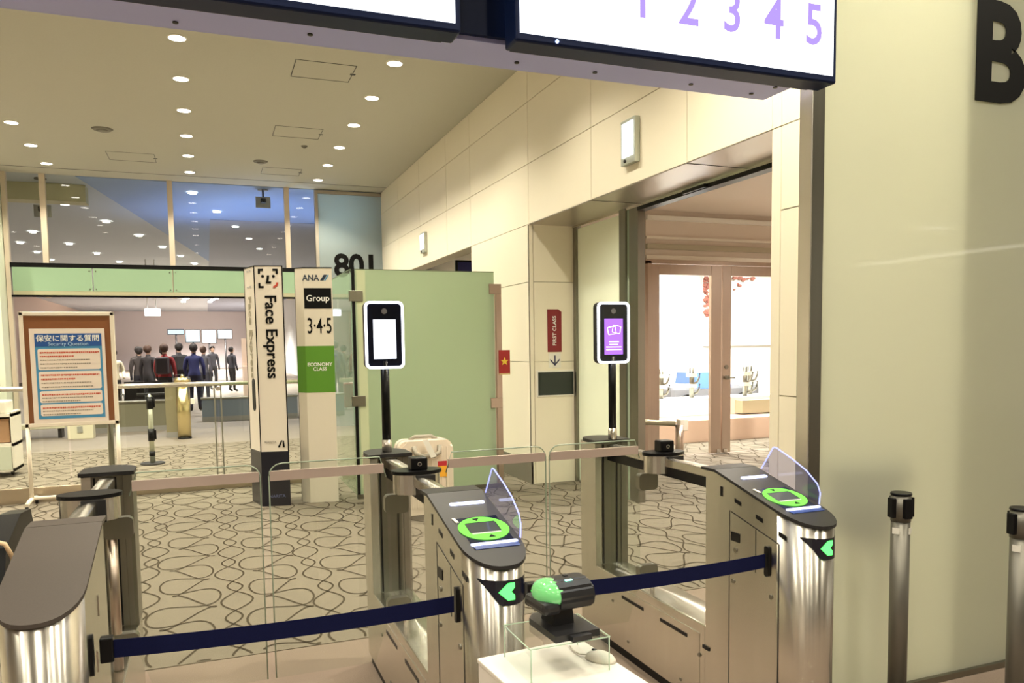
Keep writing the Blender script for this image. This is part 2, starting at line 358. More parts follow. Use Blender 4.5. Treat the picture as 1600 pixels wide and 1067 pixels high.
def leaf(n, x0, x1, st0, st1, lab):
    d = E(n, (x0, 9.3, 0), lab, 'door', kind='structure')
    def dl(o): o.location = (-x0, -9.3, 0); return o
    dl(B('stile', BRONZE, d, x0, x0 + st0, 9.27, 9.33, .02, 2.66, bev=.004)); dl(B('stile', BRONZE, d, x1 - st1, x1, 9.27, 9.33, .02, 2.66, bev=.004))
    dl(B('top_rail', BRONZE, d, x0 + st0, x1 - st1, 9.27, 9.33, 2.52, 2.66, bev=.004))
    dl(B('glass', CLEAR, d, x0 + st0 - .01, x1 - st1 + .01, 9.295, 9.305, .03, 2.53))
    return d, dl
d1, l1 = leaf('door_1', 5.64, 6.775, .125, .17, 'left glass door leaf with wide bronze steel stiles')
d2_, l2 = leaf('door_2', 6.795, 7.93, .145, .125, 'right glass door leaf with small lever handle on its stile')
lv = new(); cyl(lv, (6.86, 9.27, 1.09), (6.86, 9.22, 1.09), .03); cyl(lv, (6.86, 9.225, 1.09), (6.98, 9.225, 1.085), .011); l2(O('lever', lv, STEELD, d2_)); l2(O('lock', cyl(new(), (6.86, 9.27, 1.24), (6.86, 9.255, 1.24), .03), STEELD, d2_))
for x, d, l in ((6.73, d1, l1), (6.84, d2_, l2)): l(O('floor_bolt', box(new(), x - .03, x + .03, 9.24, 9.3, .02, .08, bev=.01), STEEL, d))
df = new(); box(df, 5.58, 5.635, 9.26, 9.34, 0, 2.7); box(df, 5.58, 8.0, 9.26, 9.34, 2.665, 2.72); box(df, 7.94, 8.0, 9.26, 9.34, 0, 2.7); o = O('door_frame', df, BRONZE); tag(o, 'slim bronze steel frame round the glass double doors', 'door frame', kind='structure')
cr = E('card_reader', (5.32, 9.345, 1.62), 'small dark card reader box on the vestibule wall', 'card reader'); B('body', DGREY, cr, -.07, .07, -.04, 0, -.07, .07, bev=.01); B('keypad', WHITE, cr, -.05, .05, -.03, 0, -.28, -.12, bev=.006)
hb = E('guide_rail', (4.5, 8.9, 0), 'olive steel guide rail ending in a bronze post before the doors', 'rail')
O('bar', tube(new(), [(.15, .1, .62), (1.05, -.35, .56)], .035), mat('olive_steel', (.3, .28, .19), .35, metal=.6), hb); O('post', cyl(new(), (1.1, -.37, 0), (1.1, -.37, .55), .055, n=14), BRONZE, hb); B('end_block', OFFW, hb, 1.08, 1.2, -.42, -.32, .47, .62, bev=.01)
# bright space behind the doors
BW = mat('bright_white_wall', (.93, .91, .87), .5)
o = B('wall_beyond_doors', BW, None, 4.2, 16, 15.6, 15.8, 0, 5); tag(o, 'brightly lit white wall beyond the glass doors', 'wall', kind='structure')
o = B('wall_beyond_left', BW, None, 4.1, 4.2, 9.5, 15.8, 0, 5); tag(o, 'white side wall of the bright space beyond the doors', 'wall', kind='structure')
o = B('ceiling_beyond', BW, None, 4.1, 16, 9.5, 15.8, 4.2, 4.3); tag(o, 'white ceiling of the bright space beyond the doors', 'ceiling', kind='structure')
bl = E('luggage_bench', (7.5, 11.4, 0), 'white stone bench with rose base behind the glass doors', 'bench'); bl_ = lambda o: o
B('base', mat('rose_stone', (.70, .50, .40), .35), bl, -1.6, 3.0, -.9, .1, 0, .36, bev=.01); B('slab', mat('white_marble', (.9, .88, .84), .25, noise=(3, .04, (1, 1, 1))), bl, -1.6, 3.0, -.3, .12, .36, .66, bev=.01); B('olive_ledge', mat('olive_stone', (.40, .36, .24), .4), bl, .9, 3.0, -.5, -.28, .38, .60)
def hook_post(x, y, lab):
    r = E('hook_post', (x, y, 0), lab, 'post', 'steel hook posts behind the glass doors')
    O('pole', cyl(new(), (0, 0, .661), (0, 0, 1.16), .04, n=12), STEELD, r)
    for z in (1.02, .84):
        O('hook', tube(new(), [(.03, -.02, z - .12), (.09, -.03, z - .1), (.13, -.03, z - .02), (.14, -.03, z + .05)], .018, 6), STEELD, r); B('collar', WHITE, r, -.07, .07, -.06, .06, z - .01, z + .05)
for i, (x, y) in enumerate(((7.06, 11.3), (7.66, 11.3), (8.68, 11.2), (8.98, 11.45))):
    hook_post(x, y, ['leftmost steel post with hooks behind the left door leaf', 'second steel post with hooks behind the left door leaf', 'taller steel post with hooks behind the right door leaf', 'rightmost steel post with hooks by the white bench'][i])
gp = E('hall_artwork', (11.85, 15.58, 0), 'pale wall print with red leaves beyond the glass doors', 'picture'); B('canvas', BW, gp, -1.0, 2.2, -.03, 0, 1.5, 3.9); 
lb = new()
for i in range(110):
    a = random.random(); x = -.98 + 1.6 * a * random.random(); z = 3.1 - 1.1 * random.random() * (1 - a) ** 1.5; r = .025 + .05 * random.random()
    pry(lb, [(x + r * math.cos(t), z + r * .7 * math.sin(t)) for t in (0, 1.2, 2.4, 3.6, 4.8)], -.04 - .0005 * i, -.035)
O('red_leaves', lb, mat('leaf_red', (.34, .12, .09), .6), gp)['kind'] = 'stuff'
oc = E('vehicle_tug', (9.4, 13.2, 0), 'low dark and blue vehicle glimpsed behind the hook posts', 'vehicle'); B('body', mat('tug_grey', (.25, .26, .3), .4), oc, -1.2, .9, -.4, .4, .35, .78, bev=.1); O('hood', prx(new(), [(-.4, .7), (.4, .7), (.3, 1.0), (-.3, 1.0)], -.6, .2), mat('tug_blue', (.12, .25, .6), .3), oc)
for x in (-.8, .5):
    O('wheel', cyl(new(), (x, -.45, .3), (x, -.25, .3), .3, n=18), BLACK, oc); O('wheel', cyl(new(), (x, .25, .3), (x, .45, .3), .3, n=18), BLACK, oc)
for (x, y, p) in ((6.5, 11.0, 420), (9.2, 11.6, 420), (9.0, 14, 420), (12.5, 13.5, 420)): spot((x, y, 4.15), p * 2.6, (1, .96, .9), 150, .25)
for (x, y) in ((5.4, 6.4), (7.6, 7.6)): spot((x, y, 3.33), 300, (1, .91, .80), 150, .12)

# wall signs (lit)
def wall_sign(y0, y1, z0, z1, lab):
    r = E('lit_wall_sign', (XW, (y0 + y1) / 2, z0), lab, 'sign'); h = z1 - z0; hw = (y1 - y0) / 2
    B('housing', mat('sign_housing', (.5, .53, .48), .4, metal=.5), r, -.05, 0, -hw, hw, 0, h, bev=.006); B('lit_face', emat('sign_face', (.93, 1, .97), 3.2), r, -.056, -.045, -hw + .03, hw - .03, .06, h - .03)
    O('test_button', cyl(new(), (-.05, hw - .08, .03), (-.06, hw - .08, .03), .014, n=10), DGREY, r)
wall_sign(5.78, 6.02, 3.10, 3.47, 'white lit sign box high on the cream wall above the doorway'); wall_sign(12.5, 12.78, 3.12, 3.45, 'small far lit sign on the cream wall above the glass partition')
bs = E('blue_hanging_sign', (3.9, 11.5, 0), 'navy hanging sign with white lettering inside the far doorway', 'sign')
B('panel', mat('sign_navy', (.02, .02, .13), .4), bs, -.3, .6, -.03, .03, 2.1, 2.86); B('frame', BLACK, bs, -.33, .63, -.02, .035, 2.08, 2.89); T('lettering', 'Wel', .16, WINK, bs, (-.22, -.034, 2.36), ax='LEFT')
o = B('wall_far_passage', mat('taupe_wall', (.42, .36, .30), .6), None, 5.0, 5.2, 9.6, 15.5, 0, 3.4); tag(o, 'taupe wall of the passage behind the far doorway', 'wall', kind='structure')
o = B('ceiling_far_passage', mat('taupe_wall', (.42, .36, .30), .6), None, 3.66, 5.2, 9.6, 15.5, 3.3, 3.4); tag(o, 'taupe ceiling of the passage behind the far doorway', 'ceiling', kind='structure')
spot((4.2, 12.5, 3.2), 30, WARM, 140, .1)
# small red flag sign by the partition
fl = E('flag_plaque', (3.02, 8.180, 1.28), 'small red flag plaque with a yellow star beside the green partition', 'plaque'); B('cloth', mat('flag_red', (.36, .02, .02), .6), fl, 0, .13, -.01, .0, 0, .26); B('hem', mat('flag_gold', (.6, .45, .2), .6), fl, 0, .13, -.012, .002, -.012, .004)
st = [(.065 + (.05 if i % 2 == 0 else .02) * math.sin(i * PI / 5), .135 + (.05 if i % 2 == 0 else .02) * math.cos(i * PI / 5)) for i in range(10)]
O('star', pry(new(), st, -.014, -.01), mat('flag_yellow', (.8, .55, .05), .6), fl)

# ------------------------------------------------------------------ glass wall at the far end
GY = 16.0
def win(n, x0, x1, z0, z1, m, lab):
    o = B(n, m, None, x0, x1, GY - .01, GY + .01, z0, z1); return tag(o, lab, 'window', kind='structure')
MUL = mat('mullion_cream', (.62, .53, .42), .5)
win('window_2', -2.53, -.56, 3.12, 4.7, CLEAR, 'clear upper pane between the left and middle mullions'); win('window_3', -.48, 1.52, 3.12, 4.7, CLEAR, 'clear upper pane right of the middle mullion'); win('window_4', 1.60, 2.09, 3.12, 4.7, CLEAR, 'narrow clear upper pane beside the frosted panel'); win('window_5', -3.1, -2.61, 3.12, 4.7, CLEAR, 'narrow clear upper pane at the far left')
for i, x in enumerate((-2.57, -.52, 1.56)):
    o = B('trim_%d' % (i + 1), MUL, None, x - .045, x + .045, GY - .06, GY + .06, 2.55, 4.7); tag(o, ['leftmost', 'middle', 'right'][i] + ' cream mullion of the upper glass wall', 'mullion', kind='structure')
o = B('trim_4', mat('mullion_grey', (.4, .36, .3), .5), None, 2.09, 2.15, GY - .05, GY + .05, 0, 4.68); tag(o, 'grey frame post left of the frosted number panel', 'post', kind='structure')
B('head', mat('mullion_grey', (.4, .36, .3), .5), o, 2.15, 3.41, GY - .05, GY + .05, 4.62, 4.68)
o = win('window_6', 2.15, 3.41, 0, 4.62, FROSTB, 'frosted blue-grey panel carrying the mirrored gate number')
T('gate_number', '108', .62, INK, o, (2.88, GY - .016, 3.02), (PI / 2, 0, PI), off=.018, space=.95)
band = E('trim_5', (-1, GY, 2.55), 'green glass fascia band with black edges across the glass wall', 'fascia', kind='structure')
def bl2(o): o.location = (1, -GY, -2.55); return o
for x0, x1 in ((-3.09, -1.86), (-1.84, -.54), (-.52, 2.09)): bl2(B('green_pane', GBAND, band, x0, x1, GY - .09, GY - .06, 2.66, 3.07))
bl2(B('lower_strip', mat('olive_trim', (.42, .40, .26), .5), band, -3.09, 2.09, GY - .088, GY - .05, 2.59, 2.66)); bl2(B('black_edge', BLACK, band, -3.12, 2.09, GY - .07, GY + .0, 2.555, 2.59)); bl2(B('black_edge', BLACK, band, -3.12, 2.09, GY - .07, GY, 3.07, 3.15))
for x in (-1.85, -.53):
    for z in (2.7, 3.02):
        for dx in (-.05, .05): bl2(O('bolt', cyl(new(), (x + dx, GY - .09, z), (x + dx, GY - .097, z), .012, n=8), STEELD, band))
o = B('trim_6', MUL, None, -3.19, -3.12, GY - .06, GY + .06, 0, 4.7); tag(o, 'cream frame post at the left end of the fascia', 'post', kind='structure')
o = B('column_left', mat('pale_green_white', (.70, .74, .60), .5), None, -3.75, -3.2, GY - .5, GY + .1, 0, 4.7, bev=.01); tag(o, 'pale greenish white column at the far left', 'column', kind='structure')

# ------------------------------------------------------------------ hall beyond
o = B('ceiling_hall', HCEIL, None, -14, -1.0, 16.0, 80, ZC, ZC + .1); tag(o, 'grey hall ceiling dotted with downlights beyond the glass', 'ceiling', kind='structure')
bmc = new(); prz(bmc, [(-2.05, 16.0), (8, 16.0), (8, 80), (8.3, 80), (.28, 30.4)], ZC - .012, ZC + .14); o2 = O('ceiling_hall_blue', bmc, BLUEC); tag(o2, 'ceiling section coloured with a blue light cast beyond the glass wall', 'ceiling', kind='structure')
bmc = new(); prz(bmc, [(-1.0, 22), (.28, 30.4), (8.3, 80), (-1, 80)], ZC, ZC + .1); O('grey_ceiling_sheet', bmc, HCEIL, o)
B('dark_ceiling_sheet', mat('slate_ceiling', (.27, .29, .37), .7), o2, .2, 8, 20.3, 80, ZC - .022, ZC - .01)
o = B('wall_hall_end', mat('rose_grey_wall', (.66, .60, .61), .7), None, -20, 20, 70, 70.3, 0, 5); tag(o, 'distant rose-grey end wall of the hall', 'wall', kind='structure')
o = B('wall_hall_left', mat('rose_wall', (.55, .42, .36), .7), None, -9.2, -9, 16, 70, 0, 5); tag(o, 'rose side wall of the hall at the far left', 'wall', kind='structure')
o = B('wall_hall_right', mat('pale_grey_wall', (.55, .57, .55), .6), None, 4.8, 5, 16, 70, 0, 5); tag(o, 'pale grey side wall of the hall on the right', 'wall', kind='structure')
o = B('ceiling_bulkhead', mat('olive_bulkhead', (.48, .45, .30), .7), None, -8, -2.0, 16.8, 17.2, 4.38, 4.695); tag(o, 'olive ceiling bulkhead at the far left beyond the glass', 'bulkhead', kind='structure')
wl = B('wall_left', PANEL, None, -7.1, -6.9, -12, 16, 0, 4.8); tag(wl, 'cream left wall outside the picture', 'wall', kind='structure')
def camera_unit(x, y, z, lab):
    r = E('security_camera', (x, y, z), lab, 'camera'); B('plate', mat('cam_grey', (.33, .33, .33), .5), r, -.14, .14, .05, .06, -.12, .10, bev=.004)
    O('bracket', cyl(new(), (0, 0, .08), (0, 0, ZC - z), .018, n=8), DGREY, r); O('mount', cyl(new(), (0, 0, ZC - z - .02), (0, 0, ZC - z), .1, n=14), DGREY, r)
    O('body', box(new(), -.05, .05, -.1, .12, -.04, .05, bev=.015), DGREY, r); O('lens', cyl(new(), (0, -.1, 0), (0, -.125, 0), .035, n=12), BLACKG, r)
camera_unit(1.15, 16.3, 4.47, 'square-backed security camera hanging under the blue ceiling'); camera_unit(-2.66, 16.4, 4.14, 'security camera half hidden behind the leftmost mullion')
fl = E('exit_lightbox', (-1.7, 30, 2.9), 'white lit hanging sign far off in the hall', 'sign'); B('box', emat('sign_far', (.9, .97, 1), 2.2), fl, -.25, .25, -.05, .05, -.13, .13, bev=.02)
for x in (-.15, .12): O('rod', cyl(new(), (x, 0, .13), (x, 0, ZC - 2.9), .02, n=6), WHITE, fl)
def far_screen(x0, x1, z0, z1, y, lab, c, s):
    r = E('hall_screen', ((x0 + x1) / 2, y, z0), lab, 'screen'); hw = (x1 - x0) / 2; B('case', BLACK, r, -hw - .03, hw + .03, .0, .08, -.03, z1 - z0 + .03); B('picture', emat('fs%d' % int(s * 10), c, s), r, -hw, hw, -.02, .01, 0, z1 - z0); O('pole', cyl(new(), (0, .05, -z0), (0, .05, 0), .04, n=8), DGREY, r)
far_screen(-1.65, -.98, 2.32, 2.52, 40, 'thin pale blue screen far back in the hall', (.5, .75, 1), 1.1); far_screen(-.88, -.28, 1.95, 2.5, 40, 'white-blue screen second from left far back in the hall', (.7, .9, 1), 1.6); far_screen(-.17, .43, 1.9, 2.5, 40, 'bright white screen third from left far back in the hall', (.8, 1, 1), 2.2); far_screen(.54, 1.15, 2.1, 2.5, 40, 'bright white screen rightmost far back in the hall', (.85, .98, 1), 1.9)
hl_ = E('hall_floodlight', (2.55, 16.75, 4.2), 'cool white floodlight glowing through the frosted number panel', 'floodlight'); O('housing', cyl(new(), (0, .12, 0), (0, 0, 0), .07, .1, n=16), DGREY, hl_); O('lens', cyl(new(), (0, 0, 0), (0, -.012, 0), .085, n=16), emat('flood_glow', (.7, .9, 1), 5), hl_); O('stem', cyl(new(), (0, .08, .08), (0, .08, ZC - 4.2), .015, n=8), DGREY, hl_)
spot((2.55, 16.70, 4.2), 18, (.7, .88, 1), 130, .08, rot=(-PI / 2, 0, 0))
for (x, y) in ((1.2, 17.6), (3.2, 19), (.2, 19.5)): spot((x, y, 3.2), 60, (.45, .62, 1.0), 150, .2, rot=(PI, 0, 0))  # blue uplights without fixtures, added to tint the hall ceiling
# ribbon of fairy lights of the far ceiling
for k_, (xa, xb) in enumerate(((1.2, 3.2), (2.7, 5.0))):
    r = E('ceiling_light_chain', (xa, 52, 4.5), ['curving chain of small ceiling lights left of its twin', 'curving chain of small ceiling lights nearer the right hall wall'][k_], 'light chain')
    for i in range(9):
        t = i / 8; O('bulb', box(new(), -.12, .12, -.05, .05, -.04, 0), LIGHT, r, ((xb - xa) * t * t - 2.4, -10 * t, -.0))
# low partitions, counters
def unit(n, x0, x1, y0, y1, h, m, lab, cat, top=None):
    r = E(n, ((x0 + x1) / 2, (y0 + y1) / 2, 0), lab, cat); hx, hy = (x1 - x0) / 2, (y1 - y0) / 2
    B('panel', m, r, -hx, hx, -hy, hy, .0, h - .04); B('cap', top or STEELD, r, -hx - .02, hx + .02, -hy - .02, hy + .02, h - .04, h, bev=.006); B('kick', mat('kick_grey', (.3, .29, .28), .5), r, -hx - .004, hx + .004, -hy - .004, hy, 0.002, .1); return r
unit('low_partition', -2.1, -.75, 17.0, 17.3, .60, mat('olive_panel', (.20, .19, .13), .6), 'dark olive low partition behind the glass balustrade', 'partition')
unit('low_partition', -.15, 1.9, 18.6, 18.9, .52, mat('slate_panel', (.20, .24, .30), .5), 'slate blue low partition right of the gold bollard', 'partition')
unit('low_partition', -.74, -.42, 15.5, 15.9, .98, mat('olive_panel2', (.25, .22, .13), .6), 'narrow olive cabinet just left of the gold bollard', 'cabinet')
g = E('service_counter', (1.25, 24, 0), 'beige service counter with a white notice at the right of the hall', 'counter'); B('body', mat('beige_counter', (.62, .48, .36), .5), g, -.3, .8, -.3, .3, 0, 1.1, bev=.02); B('screen_wall', mat('beige_counter', (.62, .48, .36), .5), g, -.3, .8, .2, .3, 1.1, 1.9); B('notice', WHITE, g, .0, .55, .16, .19, 1.15, 1.75)
for i in range(4): B('notice_line', INK, g, .28, .4, .15, .165, 1.25 + i * .12, 1.31 + i * .12)
o = E('gold_bollard', (-.43, 15.2, 0), 'shiny brass-coloured steel bollard behind the balustrade', 'bollard'); GOLD = mat('brass_steel', (.80, .68, .36), .22, metal=1)
O('column', cyl(new(), (0, 0, .03), (0, 0, 1.0), .115, n=24), GOLD, o); O('foot', cyl(new(), (0, 0, 0), (0, 0, .03), .12, n=24), BLACK, o); O('cap', cyl(new(), (0, 0, 1.0), (0, 0, 1.1), .15, .13, n=24), GOLD, o); O('finial', cyl(new(), (0, 0, 1.1), (0, 0, 1.16), .04, .01, n=12), GOLD, o); B('switch_box', WHITE, o, .12, .19, -.04, .04, .62, .72, bev=.008)
# far left desk, cart and boxes
d = E('check_in_desk', (-4.6, 14.5, 0), 'dark check-in desk with a lit monitor at the far left', 'desk'); B('body', mat('desk_grey', (.25, .24, .18), .5), d, -1, 1.3, -.4, .4, 0, 1.0); B('worktop', OFFW, d, -1.05, 1.4, -.5, .5, 1.0, 1.05)
mo = O('monitor', box(new(), 1.05, 1.45, -.1, -.05, 1.15, 1.5, bev=.01), BLACK, d); B('screen', emat('monitor_blue', (.3, .65, .9), 1.4), mo, 1.07, 1.43, -.11, -.09, 1.18, 1.47); O('stand', cyl(new(), (1.25, -.05, 1.05), (1.25, -.05, 1.2), .03, n=8), BLACK, mo)
c = E('storage_cart', (-2.72, 11.8, 0), 'white storage cart with a brown box on its shelf at the far left', 'cart')
for zz in (.1, .42, .80): B('shelf', OFFW, c, -.38, .38, -.25, .25, zz - .02, zz + .02)
B('side', OFFW, c, .355, .38, -.25, .25, .08, .84); B('side', OFFW, c, -.38, -.355, -.25, .25, .08, .84); B('back', OFFW, c, -.355, .355, .23, .25, .08, .84); B('carton', mat('cardboard', (.42, .24, .13), .7), c, -.1, .33, -.2, .2, .45, .75); B('door', mat('pale_sage', (.55, .58, .48), .5), c, -.35, .35, -.255, -.245, .1, .4)
for sx in (-.3, .3): O('caster', cyl(new(), (sx - .015, 0, .035), (sx + .015, 0, .035), .035, n=12), BLACK, c)
c2 = E('document_tray', (-2.65, 11.75, .82), 'cream document tray standing on the storage cart', 'tray'); B('body', OFFW, c2, -.2, .25, -.18, .2, .001, .16, bev=.02); B('display', DGREY, c2, .02, .14, -.185, -.17, .08, .13)
c3 = E('floor_box', (-2.2, 16.2, 0), 'small cream floor box under the notice stand', 'box'); B('body', mat('cream_box', (.68, .64, .48), .5), c3, -.21, .21, -.15, .15, 0, .27, bev=.01); B('socket', mat('socket_grey', (.3, .3, .26), .5), c3, -.05, .04, -.16, -.14, .12, .23)
c4 = E('low_bench', (-3.0, 16.6, 0), 'long low cream bench behind the notice stand', 'bench'); B('seat', mat('cream_box', (.68, .64, .48), .5), c4, -.45, .5, -.2, .2, .18, .27, bev=.01); B('leg', DGREY, c4, -.4, -.34, -.15, .15, 0, .18); B('leg', DGREY, c4, .38, .44, -.15, .15, 0, .18)

# ------------------------------------------------------------------ people in the hall
def person(x, y, rz, h, top, legs, hair, skin, lab, arm=0, bag=None):
    r = E('person', (x, y, 0), lab, 'person', rz=rz); s = h / 1.72
    J = {'pel': (0, 0, .93), 'wai': (0, .01, 1.06), 'che': (0, .0, 1.27), 'nec': (0, 0, 1.44), 'nk2': (0, -.01, 1.52), 'hd1': (0, -.025, 1.585), 'hd2': (0, -.015, 1.66)}
    ed = [('pel', 'wai'), ('wai', 'che'), ('che', 'nec'), ('nec', 'nk2'), ('nk2', 'hd1'), ('hd1', 'hd2')]
    R = {'pel': .135, 'wai': .125, 'che': .14, 'nec': .06, 'nk2': .05, 'hd1': .08, 'hd2': .08}
    for sd_, q in (('l', -1), ('r', 1)):
        a = arm * (1 if q > 0 else .2)
        J.update({sd_ + 'sh': (q * .17, 0, 1.39), sd_ + 'el': (q * .23, -.05 * a + .02, 1.12), sd_ + 'wr': (q * (.24 - .06 * a), -.22 * a - .03, .88 + .18 * a), sd_ + 'hn': (q * (.24 - .08 * a), -.28 * a - .05, .79 + .22 * a),
                  sd_ + 'hp': (q * .09, 0, .88), sd_ + 'kn': (q * .10, -.02 - q * .03, .48), sd_ + 'an': (q * .105, .03 + q * .03, .09), sd_ + 'to': (q * .12, -.12 + q * .03, .035)})
        ed += [('che', sd_ + 'sh'), (sd_ + 'sh', sd_ + 'el'), (sd_ + 'el', sd_ + 'wr'), (sd_ + 'wr', sd_ + 'hn'), ('pel', sd_ + 'hp'), (sd_ + 'hp', sd_ + 'kn'), (sd_ + 'kn', sd_ + 'an'), (sd_ + 'an', sd_ + 'to')]
        R.update({sd_ + 'sh': .07, sd_ + 'el': .05, sd_ + 'wr': .035, sd_ + 'hn': .04, sd_ + 'hp': .10, sd_ + 'kn': .068, sd_ + 'an': .05, sd_ + 'to': .045})
    names = list(J); me = bpy.data.meshes.new('body')
    me.from_pydata([tuple(c_ * s for c_ in J[n]) for n in names], [(names.index(a), names.index(b)) for a, b in ed], [])
    ob = bpy.data.objects.new('body', me); COL.objects.link(ob); ob.parent = r
    md = ob.modifiers.new('skin', 'SKIN'); md.use_smooth_shade = True
    for i, n in enumerate(names):
        sv = me.skin_vertices[0].data[i]; sv.radius = (R[n] * s, R[n] * s * (.8 if n in ('che', 'wai', 'pel') else 1)); sv.use_root = (n == 'pel')
    ob.modifiers.new('sub', 'SUBSURF').levels = 1; ob.modifiers['sub'].render_levels = 2
    m = bpy.data.materials.new('clothes'); m.use_nodes = True; nt = m.node_tree; b = nt.nodes['Principled BSDF']; b.inputs['Roughness'].default_value = .8
    tc = nt.nodes.new('ShaderNodeTexCoord'); sp = nt.nodes.new('ShaderNodeSeparateXYZ'); mr = nt.nodes.new('ShaderNodeMapRange'); mr.inputs[2].default_value = 1.75 * s
    ra = nt.nodes.new('ShaderNodeValToRGB'); ra.color_ramp.interpolation = 'CONSTANT'; el = ra.color_ramp.elements
    el[0].position = 0; el[0].color = (.02, .02, .02, 1); el[1].position = .055; el[1].color = (*legs, 1)
    e = el.new(.53); e.color = (*top, 1); e = el.new(.855); e.color = (*skin, 1)
    nt.links.new(tc.outputs['Object'], sp.inputs[0]); nt.links.new(sp.outputs[2], mr.inputs[0]); nt.links.new(mr.outputs[0], ra.inputs[0]); nt.links.new(ra.outputs[0], b.inputs['Base Color'])
    me.materials.append(m)
    hb_ = new(); bmesh.ops.create_uvsphere(hb_, u_segments=14, v_segments=10, radius=.105 * s)
    for v_ in hb_.verts:
        v_.co.z = v_.co.z * 1.08 + 1.645 * s; v_.co.y += .015 * s
        if v_.co.y < -.02 * s and v_.co.z < 1.68 * s: v_.co.y += .07 * s
    O('hair', hb_, mat('hair_%.2f' % hair[0], hair, .7), r)
    fb = new()
    for q in (-1, 1): bmesh.ops.create_uvsphere(fb, u_segments=6, v_segments=5, radius=.012 * s, matrix=Matrix.Translation((q * .035 * s, -.10 * s, 1.63 * s)))
    O('eyes', fb, BLACK, r); O('nose', prism(new(), [(-.012, 0), (.012, 0), (0, .05)], lambda a, b_: (a * s, -.098 * s, (1.585 + b_) * s), lambda a, b_: (a * .3 * s, -.12 * s, (1.585 + b_ * .6) * s)), mat('skin', (.55, .36, .26), .6), r)
    if bag: B('backpack', mat('bag_%.2f' % bag[0], bag, .7), r, -.15 * s, .15 * s, .1 * s, .28 * s, 1.0 * s, 1.42 * s, bev=.04)
SK = (.55, .36, .26); HB = (.02, .015, .012); HBR = (.07, .035, .02)
person(-2.15, 21.5, .3, 1.62, (.72, .66, .45), (.03, .03, .03), HB, SK, 'person in a pale cream top at the left of the hall crowd', .8)
person(-1.75, 24, 3.0, 1.66, (.06, .05, .045), (.02, .02, .025), HB, SK, 'person in a dark brown jacket second from the left in the crowd')
person(-1.45, 22.8, 2.6, 1.70, (.035, .03, .03), (.03, .03, .03), HBR, SK, 'person in black seen from behind near the crowd middle')
person(-1.2, 25, 3.3, 1.64, (.10, .07, .05), (.04, .035, .03), HB, SK, 'person in a brown coat deep in the crowd')
person(-.98, 21.2, 2.9, 1.72, (.28, .03, .03), (.02, .02, .02), HBR, SK, 'person in a dark red top with black trousers in the crowd', .3, (.05, .04, .04))
person(-.72, 23.5, 3.5, 1.75, (.03, .03, .035), (.015, .015, .02), HB, SK, 'tall person in black standing behind the red top', 0, (.02, .02, .02))
person(-.32, 21.8, 3.1, 1.72, (.025, .03, .11), (.02, .02, .035), HB, SK, 'person in a navy jacket at the right of the crowd', .5)
person(-.10, 25.5, 2.7, 1.66, (.12, .12, .14), (.05, .05, .06), HBR, SK, 'person in grey behind the navy jacket')
person(.20, 33, .4, 1.7, (.05, .05, .06), (.03, .03, .03), HB, SK, 'distant person in black at the far right of the hall', 0, (.03, .03, .04))
person(.85, 31, 2.2, 1.65, (.04, .04, .05), (.02, .02, .02), HB, SK, 'distant person in black beside the beige counter', .6)
person(-2.0, 27, 3.1, 1.68, (.05, .04, .035), (.03, .03, .03), HB, SK, 'person in dark clothes at the back left of the crowd')
def lounge_seat():
    r = E('lounge_seat', (0, 0, 0), 'black lounge seat', 'seat', 'row of black lounge seats in the hall'); SB = mat('seat_black', (.012, .011, .011), .5)
    B('seat', SB, r, -.2, .2, -.22, .22, .38, .44, bev=.02); O('backrest', prx(new(), [(-.26, .42), (-.21, .42), (-.28, .90), (-.33, .90)], -.2, .2), SB, r)
    for q in (-1, 1): O('armrest', tube(new(), [(q * .215, -.2, .42), (q * .215, -.2, .60), (q * .215, .18, .60)], .018, 6), STEELD, r); B('leg', STEELD, r, q * .17 - .015, q * .17 + .015, -.18, .18, 0, .38)
    return r
ls = lounge_seat()
for i, x in enumerate((-2.52, -2.03, -1.54, -1.05)):
    d = ls if i == 0 else copy_tree(ls); d.location = (x, 19.6, 0); d['label'] = 'black lounge seat in the hall, %s from the left in its row' % ['first', 'second', 'third', 'fourth'][i]
rc = E('red_case', (-.62, 20.3, 0), 'red upright suitcase standing among the hall crowd', 'suitcase'); B('shell', mat('case_red', (.32, .01, .02), .35), rc, -.2, .2, -.13, .13, .05, .68, bev=.04); O('handle', tube(new(), [(-.1, .05, .66), (-.1, .05, 1.0), (.1, .05, 1.0), (.1, .05, .66)], .012, 6), STEELD, rc)
for x in (-.15, .15): O('wheel', cyl(new(), (x - .02, 0, .03), (x + .02, 0, .03), .03, n=10), BLACK, rc)

# ------------------------------------------------------------------ glass balustrade
bal = E('glass_balustrade', (-1.0, 9.5, 0), 'glass balustrade with a round steel handrail behind the notice stand', 'balustrade')
def ba(o): o.location = (1.0, -9.5, 0); return o
for x0, x1 in ((-3.5, -1.42), (-1.40, .085), (.105, 1.35)): ba(B('glass_pane', CLEAR, bal, x0, x1, 9.494, 9.506, .16, 1.19))
hr = new(); cyl(hr, (-3.5, 9.5, 1.215), (1.35, 9.5, 1.205), .026, n=14); ba(O('handrail', hr, STEEL, bal))
ba(B('kick_plate', mat('kick_steel', (.50, .42, .32), .3, metal=.8), bal, -3.5, 1.35, 9.47, 9.53, 0.004, .165, bev=.004))
for x in (.06, .13): ba(B('joint_profile', mat('joint_grey', (.28, .27, .22), .4), bal, x - .008, x + .008, 9.488, 9.512, .165, 1.19))
ba(O('clip', cyl(new(), (.1, 9.47, 1.15), (.1, 9.53, 1.15), .025, n=10), STEEL, bal)); ba(O('post', cyl(new(), (-1.02, 9.56, 0), (-1.02, 9.56, 1.2), .03, n=12), STEELD, bal))
